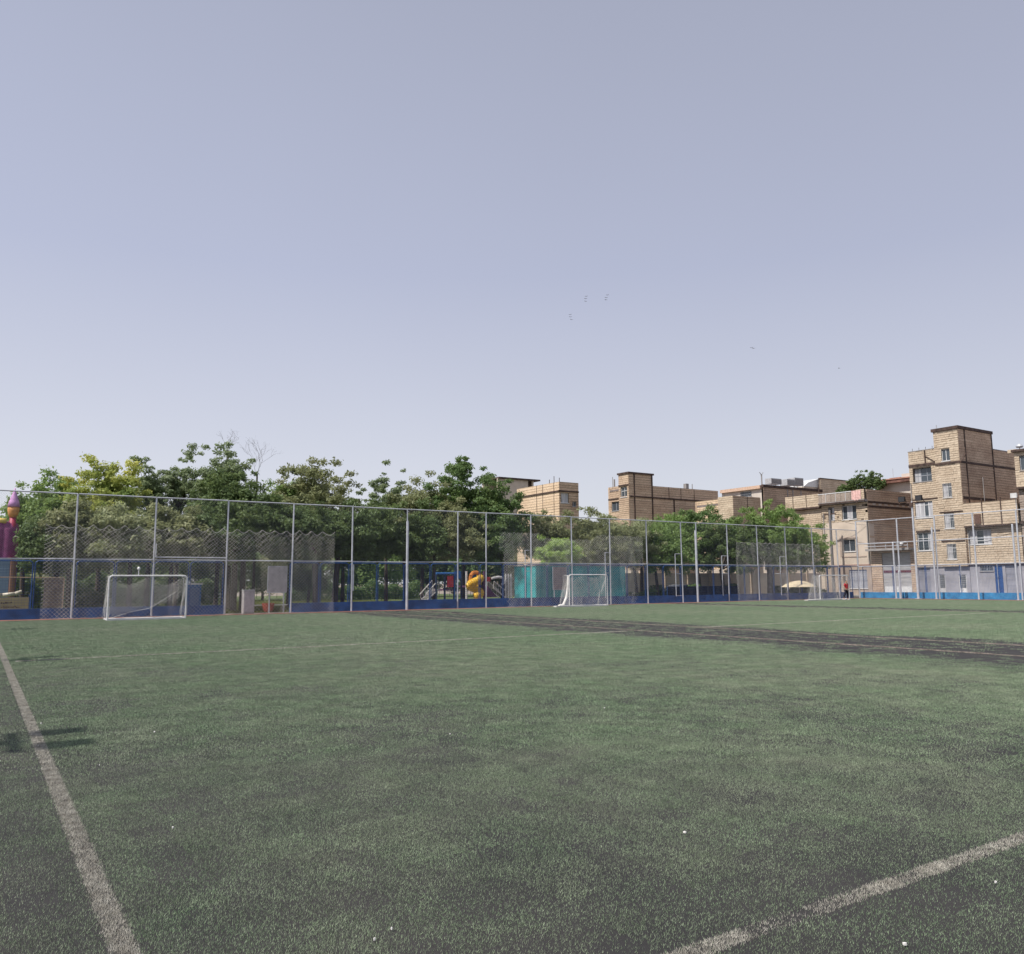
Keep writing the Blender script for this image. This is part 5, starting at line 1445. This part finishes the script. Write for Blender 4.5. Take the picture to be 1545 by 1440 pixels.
def crown_mesh(c, rad, n_cl, n_leaf, size, m, seed, cl_r=(.45, .95), shell_p=.45, flat=.62, droop=0.0):
    g = np.random.default_rng(seed)
    n_cl = int(n_cl * 2.2)
    cl = g.normal(size=(n_cl, 3)); cl /= np.linalg.norm(cl, axis=1)[:, None]
    out = cl.copy()
    rr = g.random(n_cl) ** shell_p
    lump = 1 + .13 * np.sin(cl[:, 0] * 5 + seed) + .12 * np.sin(cl[:, 1] * 6 + cl[:, 2] * 7 + seed * 2)
    cl = cl * (rr * lump * .93)[:, None] * np.array(rad)
    cl[:, 2] = np.where(cl[:, 2] < 0, cl[:, 2] * .8, cl[:, 2])
    cr = g.uniform(*cl_r, n_cl) * (1.25 - .70 * rr)
    wts = cr ** 2; wts /= wts.sum()
    idx = g.choice(n_cl, n_leaf, p=wts)
    d = g.normal(size=(n_leaf, 3)); d /= np.linalg.norm(d, axis=1)[:, None]
    q = g.random(n_leaf) ** .5
    P = cl[idx] + d * (q * cr[idx])[:, None] * np.array([1.15, 1, flat]) + np.array(c)
    P += out[idx] * (np.minimum(g.exponential(.22, n_leaf), .7) * cr[idx])[:, None] * np.array([1, 1, .8])
    P[:, 2] -= droop * g.random(n_leaf) * q
    # every leaf: a folded pair of triangles
    nrm = d * .6 + g.normal(size=(n_leaf, 3)) * .7 + np.array([0, 0, .55]); nrm /= np.linalg.norm(nrm, axis=1)[:, None]
    ax = np.cross(nrm, g.normal(size=(n_leaf, 3))); ax /= np.linalg.norm(ax, axis=1)[:, None]
    bx = np.cross(nrm, ax)
    s = size * g.uniform(.6, 1.35, n_leaf)[:, None]
    V = np.empty((n_leaf, 4, 3))
    V[:, 0] = P - ax * s; V[:, 1] = P + bx * s * .42 + nrm * s * .12; V[:, 2] = P + ax * s; V[:, 3] = P - bx * s * .42 + nrm * s * .12
    Fc = np.arange(n_leaf * 4).reshape(-1, 4)
    clt = g.random(n_cl)
    tint = np.clip(.55 * clt[idx] + .45 * g.random(n_leaf), 0, 1)
    return V.reshape(-1, 3), Fc, np.repeat(tint, 4), cl + np.array(c), cr
def tree(px, Y, top, bot, hw, kind, lab, n=9000, size=.15, seed=1, depth=None, ncl=60, sparse=False, trunk=True, trunk_px=None, name='park_tree', cat='tree', group='trees of the park behind the far fence', tr=.16, cl_r=None, X=None, foot=0.0):
    if X is None:
        a = onY(px, top, Y); lo = onY(px, bot, Y); e = onY(px + hw, (top + bot) / 2, Y); s_ = onY(px - hw, (top + bot) / 2, Y)
        cx_ = a[0]; rx = (e[0] - s_[0]) / 2 * 1.04
    else:
        a = onX(px, top, X); lo = onX(px, bot, X); e = onX(px + hw, (top + bot) / 2, X); s_ = onX(px - hw, (top + bot) / 2, X)
        cx_ = X; Y = a[1]; rx = abs(e[1] - s_[1]) / 2 * .86
    z1, z0 = a[2], max(lo[2], .4)
    c = (cx_, Y, (z0 + z1) / 2 - .08 * (z1 - z0)); rad = (rx, depth or min(rx, 3.2), (z1 - z0) / 2 * 1.13)
    txp = onY(trunk_px, 880, Y)[0] if trunk_px else cx_
    t = thing(name, (txp, Y, foot), lab, cat, group)
    V, Fc, ti, cl, cr = crown_mesh(c, rad, ncl, n, size, LM[kind], seed, cl_r=cl_r or ((.26, .52) if sparse else (.45, .95)), shell_p=.6 if sparse else .45)
    o = bpy.data.objects.new('crown', new_mesh('crown', V - np.array([txp, Y, foot]), Fc, LM[kind], ti)); col.objects.link(o); o.parent = t
    if trunk:
        random.seed(seed)
        b = MB(); fork = max(foot + .8, min(z0 + .5, c[2] - .3))
        lean = random.uniform(-.25, .25)
        b.path([(txp, Y, foot - .05), (txp + lean * .3, Y, (fork + foot) * .5), (txp + lean, Y + .1, fork)], tr, 9, tr * .72); b.build('trunk', BARK, t)
        b = MB()
        order = np.argsort(-cr)[:16 if not sparse else 60]
        for i in order:
            p1 = Vector(cl[i]); p0 = Vector((txp + lean, Y + .1, fork)); mid = p0.lerp(p1, .5) + Vector((random.uniform(-.3, .3), random.uniform(-.2, .2), random.uniform(.0, .4)))
            b.path([p0, mid, p1], tr * (.42 if not sparse else .25), 4, .012)
        b.build('limbs', BARK, t)
    return t
S = 0
def T_(*a, **k):
    global S
    S += 1
    k['n'] = int(k.get('n', 9000) * 2.05)
    k['size'] = k.get('size', .15) * .79
    k.setdefault('seed', S * 13 + 3)
    return tree(*a, **k)
# rear rows, closing the view under the crowns
for i, (px, Y, top, hw) in enumerate([(-60, 84, 775, 80), (40, 86, 790, 70), (120, 82, 775, 75), (215, 88, 780, 75), (310, 84, 770, 75), (400, 90, 780, 75), (470, 86, 775, 75), (560, 84, 780, 75), (650, 92, 780, 65), (725, 88, 790, 60), (800, 86, 800, 55), (868, 84, 792, 55), (925, 88, 795, 50), (985, 86, 800, 50)]):
    T_(px, Y, top, 896, hw, ('dark', 'deep', 'olive', 'green')[i % 4], ['dark', 'deep green', 'olive', 'mid green'][i % 4] + ' tree in the rear row of the park, ' + ['beyond the castle', 'behind the straw mat', 'behind the left goal edge', 'behind the left goal bar', 'behind the booth', 'behind the blank board', 'behind the trunks right of the board', 'behind the white-panelled fence post', 'behind the parked white car', 'behind the yellow slide', 'behind the teal cabin', 'between the orange and towered houses', 'left below the towered house', 'right below the towered house'][i], n=6500, size=.26, ncl=50, cl_r=(.8, 1.6), depth=2.5)
# middle rows
T_(45, 62, 735, 830, 42, 'green', 'pale rounded tree rising right of the purple turret', n=7000)
# T_(-70, 60, 800, 870, 60, 'olive', 'tree beyond the inflatable castle outside the left edge', n=5000)
T_(93, 60, 713, 820, 45, 'green', 'fresh green tree between the turret and the yellow crown', n=8000)
T_(160, 57.5, 688, 815, 66, 'yellow', 'yellow-green tree standing highest above the left goal', n=13000, ncl=90, cl_r=(.35, .8))
T_(232, 60, 676, 800, 38, 'grey', 'open grey-green tree right of the yellow crown', n=5500, sparse=True, ncl=46, size=.13)
T_(275, 61, 668, 790, 34, 'grey', 'wispy tree with sky showing between its limbs', n=4200, sparse=True, ncl=40, size=.13)
T_(335, 59, 659, 800, 52, 'grey', 'tallest airy tree below the bare twigs', n=9000, sparse=True, ncl=70, size=.14, cl_r=(.3, .7))
T_(352, 56, 695, 835, 62, 'dark', 'dark leafy tree under the tallest airy crown', n=14000, ncl=80)
T_(482, 58, 683, 835, 70, 'olive', 'broad olive domed tree left of the dip in the treeline', n=15000, ncl=95, cl_r=(.45, .9))
T_(440, 60, 708, 830, 42, 'green', 'brighter green tree filling the gap behind the dome', n=7000)
T_(585, 61, 702, 830, 48, 'grey', 'thin-topped grey-green tree between two fuller crowns', n=8500, ncl=70, cl_r=(.3, .65))
T_(638, 58, 704, 835, 48, 'olive', 'brownish olive tree against the deep green crown', n=9000)
T_(700, 58, 688, 838, 66, 'deep', 'large deep green tree with pointed top left of the orange house', n=19000, ncl=110, cl_r=(.45, .9))
T_(757, 56.5, 722, 842, 40, 'deep', 'deep green tree edge beside the pale orange house', n=10000)
T_(700, 58, 684, 725, 14, 'deep', 'leading shoot on top of the deep green tree', n=900, ncl=9, sparse=True, trunk=True, trunk_px=700, tr=.05)
# front rows right behind the fence
T_(74, 53, 778, 868, 40, 'dark', 'bushy dark tree between castle and straw mat', n=9000, trunk_px=80)
T_(112, 52.5, 752, 862, 52, 'olive', 'dusty olive tree behind the straw mat', n=11000)
T_(185, 52, 762, 860, 58, 'pale', 'dusty pale-leaved tree directly behind the left goal', n=12000, trunk_px=196)
T_(262, 52.5, 765, 850, 48, 'olive', 'dusty tree above the right post of the left goal', n=10000)
T_(340, 53, 752, 845, 50, 'dark', 'dark tree over the gateway with the pale cabinet', n=11000, trunk_px=353, tr=.22)
T_(395, 54, 748, 838, 45, 'dark', 'dark tree over the blank board', n=10000, trunk_px=366, tr=.2)
T_(452, 53.5, 755, 850, 48, 'dark', 'dark shaded tree right of the blank board', n=10000, trunk_px=478, tr=.24)
T_(520, 54, 752, 852, 50, 'dark', 'dark spreading tree over the sunny lawn', n=12000, trunk_px=505, tr=.24)
T_(575, 55.5, 752, 852, 46, 'dark', 'dark tree left of the stout fence pole', n=10000, trunk_px=517, tr=.15)
T_(632, 55.5, 758, 855, 44, 'dark', 'dark tree right of the stout fence pole', n=9500, trunk_px=612)
T_(685, 56, 750, 846, 50, 'olive', 'dusty olive tree above the climbing frame', n=11500, trunk_px=655)
T_(742, 55.8, 760, 852, 42, 'deep', 'green tree above the yellow slide', n=9500, trunk_px=762)
T_(465, 56, 862, 888, 26, 'dark', 'low shaded tree among the lawn trunks', n=2200, ncl=20, trunk_px=465, tr=.12)
T_(822, 56, 770, 850, 34, 'olive', 'olive tree below the pale orange house', n=7000)
T_(843, 52.2, 808, 858, 30, 'bright', 'bright green bush above the teal cabin', n=6500, ncl=40, cl_r=(.35, .7))
T_(895, 54, 768, 868, 52, 'olive', 'broad olive tree behind the middle goal', n=14000, ncl=80, trunk_px=960)
T_(945, 56, 772, 850, 42, 'pale', 'pale olive tree right of the middle goal', n=9000, trunk_px=968)
T_(1000, 55.5, 783, 865, 38, 'green', 'green tree left of the mid-fence stout pole', n=9000, trunk_px=992)
T_(1062, 57, 758, 866, 46, 'deep', 'dark green tree left of the big park tree', n=12000, trunk_px=1055, tr=.25)
T_(1022, 60, 766, 820, 32, 'green', 'small crown showing over the dark green tree', n=5000)
T_(1108, 54, 772, 868, 42, 'dark', 'dark low-hanging tree behind the dark sheet end', n=9500, trunk_px=1092, tr=.2)
T_(1165, 53.5, 752, 862, 66, 'green', 'big round green tree at the right end of the park', n=17000, ncl=100, trunk_px=1162, tr=.34, cl_r=(.45, .9))
T_(1210, 54, 790, 868, 32, 'green', 'right skirt tree hanging over the cream parasol', n=6500, trunk_px=1232, tr=.1)
# tree behind the terrace
T_(1306, 709, 709, 760, 25, 'dark', 'clump of pointed trees rising behind the roof terrace', n=5000, X=91.0, ncl=40, name='courtyard_tree', group='', depth=1.5, cl_r=(.3, .6), size=.13) if False else None
def courtyard_tree():
    X = 93.5
    base = onX(1300, 735, X)
    t = thing('courtyard_tree', (X, base[1], 0), 'dark pointed tree rising behind the roof terrace', 'tree')
    VV, FF, TT, off = [], [], [], 0
    for (px, top, bot, w_) in ((1272, 732, 748, 8), (1284, 720, 745, 8), (1295, 709, 745, 9), (1309, 708, 745, 11), (1319, 712, 745, 8), (1327, 716, 742, 6)):
        a, lo = onX(px, top, X), onX(px, bot, X); ww = abs(onX(px + w_, top, X)[1] - onX(px - w_, top, X)[1]) / 2
        V, Fc, ti, _, _ = crown_mesh((X, a[1], (a[2] + lo[2]) / 2), (1.0, ww, (a[2] - lo[2]) / 2 * 1.1), 22, 1500, .13, None, int(px), cl_r=(.22, .45))
        VV.append(V); FF.append(Fc + off); TT.append(ti); off += len(V)
    V = np.concatenate(VV) - np.array([X, base[1], 0])
    o = bpy.data.objects.new('crown', new_mesh('crown', V, np.concatenate(FF), LM['dark'], np.concatenate(TT))); col.objects.link(o); o.parent = t
    b = MB(); b.tube((X, base[1], 0), (X, base[1], base[2]), .2, 8, .1); b.build('trunk', BARK, t)
courtyard_tree()
# bare twigs above the treeline
def bare(px, Y, py_top, py_bot, lab, seed, spread):
    random.seed(seed)
    a, lo = onY(px, py_top, Y), onY(px - 4, py_bot, Y)
    t = thing('bare_tree', (lo[0], Y, 0), lab, 'tree', 'trees of the park behind the far fence')
    b = MB()
    b.tube((lo[0], Y, 0), (lo[0], Y, lo[2]), .12, 7, .06); b.build('trunk', BARK, t)
    b = MB()
    def grow(p, d, L, r, k):
        q = p + d * L; m_ = p.lerp(q, .5) + Vector((random.uniform(-.1, .1), 0, random.uniform(-.05, .08)))
        b.path([p, m_, q], r * .42, 4, r * .28)
        if k == 0: return
        for _ in range(3 if k > 1 else 2):
            nd = (d + Vector((random.uniform(-.8, .8), random.uniform(-.4, .4), random.uniform(-.2, .5)))).normalized()
            grow(p.lerp(q, random.uniform(.5, 1)), nd, L * random.uniform(.55, .8), r * .62, k - 1)
    H = a[2] - lo[2]
    for s_ in spread:
        grow(Vector((lo[0], Y, lo[2] - .2)), Vector((s_, 0, 1)).normalized(), H * .42, .035, 3)
    b.build('twigs', mat('grey_twig', (.20, .17, .16), .9), t)
bare(392, 60, 652, 715, 'leafless tree with fine grey twigs reaching right of the tallest crown', 4, (-.25, .3, .1))
bare(348, 60, 640, 680, 'single bare shoots standing above the tallest crown', 9, (-.05, .3))

# hedges, shrubs and lawn grass
def hedge(x0, x1, Y, h, kind, lab, seed, name='hedge', n=7000, dy=.6):
    g = np.random.default_rng(seed)
    t = thing(name, ((x0 + x1) / 2, Y, 0), lab, 'hedge')
    P = np.stack([g.uniform(x0, x1, n), Y + g.uniform(-dy, dy, n), g.uniform(.05, 1, n) ** .8 * h], 1)
    P[:, 2] *= .8 + .25 * np.sin(P[:, 0] * 1.9) * np.sin(P[:, 0] * .7 + seed)
    nrm = g.normal(size=(n, 3)) + np.array([0, -.3, .5]); nrm /= np.linalg.norm(nrm, axis=1)[:, None]
    ax = np.cross(nrm, g.normal(size=(n, 3))); ax /= np.linalg.norm(ax, axis=1)[:, None]; bx = np.cross(nrm, ax)
    s = .13 * g.uniform(.6, 1.3, n)[:, None]
    V = np.stack([P - ax * s, P + bx * s * .45, P + ax * s, P - bx * s * .45], 1) - np.array([(x0 + x1) / 2, Y, 0])
    o = bpy.data.objects.new('foliage', new_mesh('foliage', V.reshape(-1, 3), np.arange(n * 4).reshape(-1, 4), LM[kind], np.repeat(g.random(n), 4))); col.objects.link(o); o.parent = t
    b = MB()
    for k in range(int((x1 - x0) / .8)): xx = x0 + .4 + k * .8; b.tube((xx, Y, 0), (xx + .1, Y, h * .7), .025, 5)
    b.build('stems', BARK, t)
hedge(onY(-20, 880, 66)[0], onY(330, 880, 66)[0], 66, 2.7, 'dark', 'dark clipped hedge across the park behind the left goal', 21, n=14000)
hedge(onY(430, 880, 78)[0], onY(640, 880, 78)[0], 78, 2.0, 'deep', 'hedge at the far side of the sunny lawn', 22, n=9000)
hedge(onY(1165, 880, 54.5)[0], onY(1240, 880, 54.5)[0], 54.5, 1.25, 'dark', 'dark hedge under the cream parasol', 23, n=6000)
hedge(onY(985, 880, 56)[0], onY(1110, 880, 56)[0], 56, 1.4, 'dark', 'dark hedge behind the wind-break sheet', 24, n=6000)
hedge(onY(1030, 880, 50.8)[0], onY(1047, 880, 50.8)[0], 50.8, 1.5, 'green', 'green shrub left of the stout mid-fence pole', 25, name='shrub', n=2500)
hedge(onY(75, 880, 53)[0], onY(165, 880, 53)[0], 53, 1.3, 'olive', 'low olive hedge behind the fence left of the left goal', 26, n=5000)
hedge(onY(945, 880, 53)[0], onY(985, 880, 53)[0], 53, 1.0, 'dark', 'small dark shrubs right of the teal cabin', 27, name='shrub', n=2500)
hedge(-12, 62, 97, 7.5, 'dark', 'tall dark hedge closing the park at the very back', 31, n=40000, dy=1.0)
n = 90000
g = np.random.default_rng(99)
P = np.stack([g.uniform(-8, 33, n), 50.5 + 34 * g.random(n) ** 1.3], 1)
V, Fc = blades(P, .11, .05, 5, .02)
o = bpy.data.objects.new('lawn_grass', new_mesh('lawn_grass', V, Fc, leaf_mat('lawn_blade', (.13, .16, .035), (.24, .24, .07), (.17, .18, .05), .3))); col.objects.link(o)
tag(o, label='sunlit park lawn grass under the trees', kind='stuff')

# ------------------------------------------------------------------ person beside the far goal
def person(px, Y, lab):
    hp = gnd(px, 909)
    X = onY(px, 890, Y)[0]
    t = thing('person', (X, Y, 0), lab, 'person')
    def skin(name, joints, edges, m, sub=2):
        me = bpy.data.meshes.new(name)
        me.from_pydata([j[:3] for j in joints], edges, [])
        o = bpy.data.objects.new(name, me); col.objects.link(o); o.parent = t
        md = o.modifiers.new('skin', 'SKIN'); md.use_smooth_shade = True
        for i, j in enumerate(joints): me.skin_vertices[0].data[i].radius = (j[3], j[4] if len(j) > 4 else j[3])
        me.skin_vertices[0].data[0].use_root = True
        o.modifiers.new('sub', 'SUBSURF').levels = sub
        o.modifiers['sub'].render_levels = sub
        me.materials.append(m)
        return o
    SK = mat('skin', (.36, .22, .15), .6, 0, .05, 8)
    J = [(0, 0, .92, .13, .10), (0, 0, 1.12, .12, .09), (0, 0, 1.32, .15, .10), (0, -.01, 1.46, .055), (0, -.03, 1.56, .075, .085), (0, -.03, 1.66, .07, .085),
         (.17, 0, 1.38, .05), (.22, .02, 1.12, .038), (.12, -.16, 1.02, .03), (.08, -.22, 1.02, .035),
         (-.17, 0, 1.38, .05), (-.24, .04, 1.12, .038), (-.2, -.10, .93, .03), (-.19, -.14, .87, .035),
         (.09, 0, .85, .085), (.11, -.04, .48, .055), (.12, .02, .10, .04), (.12, -.12, .04, .04), (-.09, 0, .85, .085), (-.15, .06, .48, .055), (-.22, .16, .12, .04), (-.23, .03, .04, .04)]
    E_ = [(0, 1), (1, 2), (2, 3), (3, 4), (4, 5), (2, 6), (6, 7), (7, 8), (8, 9), (2, 10), (10, 11), (11, 12), (12, 13), (0, 14), (14, 15), (15, 16), (16, 17), (0, 18), (18, 19), (19, 20), (20, 21)]
    skin('body', J, E_, SK)
    skin('red_jersey', [(0, 0, .90, .165, .13), (0, 0, 1.12, .15, .12), (0, 0, 1.34, .165, .12), (.18, 0, 1.38, .075), (.22, .02, 1.2, .065), (-.18, 0, 1.38, .075), (-.235, .03, 1.2, .065)], [(0, 1), (1, 2), (2, 3), (3, 4), (2, 5), (5, 6)], mat('jersey_red', (.48, .03, .04), .8, 0, .15, 12))
    skin('dark_trousers', [(0, 0, .90, .15, .12), (.09, 0, .8, .10), (.11, -.04, .48, .08), (.12, .01, .16, .06), (-.09, 0, .8, .10), (-.15, .06, .48, .08), (-.215, .15, .2, .06)], [(0, 1), (1, 2), (2, 3), (0, 4), (4, 5), (5, 6)], mat('trousers_dark', (.02, .02, .035), .85, 0, .2, 12))
    skin('hair', [(0, .01, 1.63, .075, .085), (0, 0, 1.70, .07, .08)], [(0, 1)], mat('hair_black', (.012, .01, .01), .7))
    for (fx, fy) in ((.12, -.08), (-.23, .07)):
        b = MB(); b.box(X + fx - .05, X + fx + .05, Y + fy - .13, Y + fy + .12, 0.0, .07); b.build('shoe', mat('shoe_pale', (.45, .45, .46), .7), t)
person(1277, 44.6, 'person in a red top and dark trousers standing by the farthest goal')

# ------------------------------------------------------------------ birds and litter
BIRD = mat('bird_grey', (.16, .16, .17), .8)
first = None
for i, (px, py) in enumerate([(884.5, 447.5), (883.5, 451), (883.5, 455), (916.5, 445.5), (914.5, 449.5), (914, 452.8), (860.3, 475), (860.5, 478.5), (862, 482.5), (1134, 525), (1137, 526), (1266, 556)]):
    D = 120
    P = np.array(ray(px, py)) * D; P[2] += EYE
    if first is None:
        b = MB()
        b.lathe((0, 0, 0), [(.005, -.17), (.04, -.08), (.05, 0), (.035, .1), (.012, .17)], 8)
        me_b = None
        body = MB(); body.v = [(z * 1.0, x, y) for (x, y, z) in b.v]; body.f = b.f; body.t = b.t
        t = thing('bird', tuple(P), 'x', 'bird', 'birds flying high over the pitch')
        body.v = [(v[0] + P[0], v[1] + P[1], v[2] + P[2]) for v in body.v]
        body.build('body', BIRD, t)
        for s in (-1, 1):
            wb = MB(); wb.add([(P[0] + x, P[1] + s * y, P[2] + z) for (x, y, z) in [(-.06, .03, 0), (.09, .03, 0), (.06, .2, .09), (-.04, .42, .05), (-.09, .2, .08), (-.06, .03, .015), (.09, .03, .015), (.06, .2, .1), (-.04, .42, .055), (-.09, .2, .09)]],
                              [(0, 1, 2, 3, 4), (9, 8, 7, 6, 5), (0, 5, 6, 1), (1, 6, 7, 2), (2, 7, 8, 3), (3, 8, 9, 4), (4, 9, 5, 0)])
            wb.build('wing', BIRD, t)
        first = t; cur = t
    else:
        cur = first.copy(); col.objects.link(cur); cur.location = P
        for ch in list(first.children):
            c2 = ch.copy(); col.objects.link(c2); c2.parent = cur
    cur.scale = (.6, .6, .6)
    cur.rotation_euler = (0, 0, .7 + .4 * (i % 3))
    cur['label'] = ['topmost bird of the left upper trio', 'middle bird of the left upper trio', 'lowest bird of the left upper trio', 'topmost bird of the right upper trio', 'middle bird of the right upper trio', 'lowest bird of the right upper trio',
                    'topmost bird of the lower trio', 'middle bird of the lower trio', 'lowest bird of the lower trio', 'left bird of the faint pair far right', 'right bird of the faint pair far right', 'lone faint bird farthest right over the houses'][i] + ' in the sky' * (i < 9)
PAPER = mat('paper_white', (.80, .78, .74), .8)
spots = [(1033, 1255, .05, 'largest white scrap lying alone on the turf right of centre'), (565, 1416, .03, 'small white scrap near the bottom edge'), (591, 1400, .022, 'tiny pale scrap just above another near the bottom edge'),
         (1365, 1423, .045, 'white scrap below the near pitch line'), (62, 1091, .05, 'white scrap by the touchline above the lamp shadow'), (233, 1104, .04, 'white scrap out on the turf right of the lamp shadow'),
         (261, 1248, .03, 'pale scrap right of the touchline'), (679, 1107, .04, 'faint scrap in the middle of the turf'), (150, 1154, .02, 'tiny scrap near the touchline'),
         (1502, 1330, .03, 'pale scrap at the right edge by the near line'), (912, 1068, .04, 'faint white scrap right of centre on the turf')]
for i, (px, py, s, lab) in enumerate(spots):
    P = gnd(px, py, .018)
    b = MB(); random.seed(i)
    n_ = 7; top_ = [(P[0] + s * .27 * random.uniform(.6, 1) * math.cos(2 * math.pi * k / n_), P[1] + s * .27 * random.uniform(.6, 1) * math.sin(2 * math.pi * k / n_) , .017 + random.uniform(-.001, .006)) for k in range(n_)]
    bot_ = [(x, y, .010) for x, y, z in top_]
    b.add(top_ + bot_ + [(P[0], P[1], .022)], [(k, (k + 1) % n_, 14) for k in range(n_)] + [((k + 1) % n_, k, n_ + k, n_ + (k + 1) % n_) for k in range(n_)] + [tuple(reversed(range(n_, 2 * n_)))])
    b.build('paper_scrap', PAPER, None, base=(P[0], P[1], 0), label=lab, cat='litter', group='white scraps on the turf')
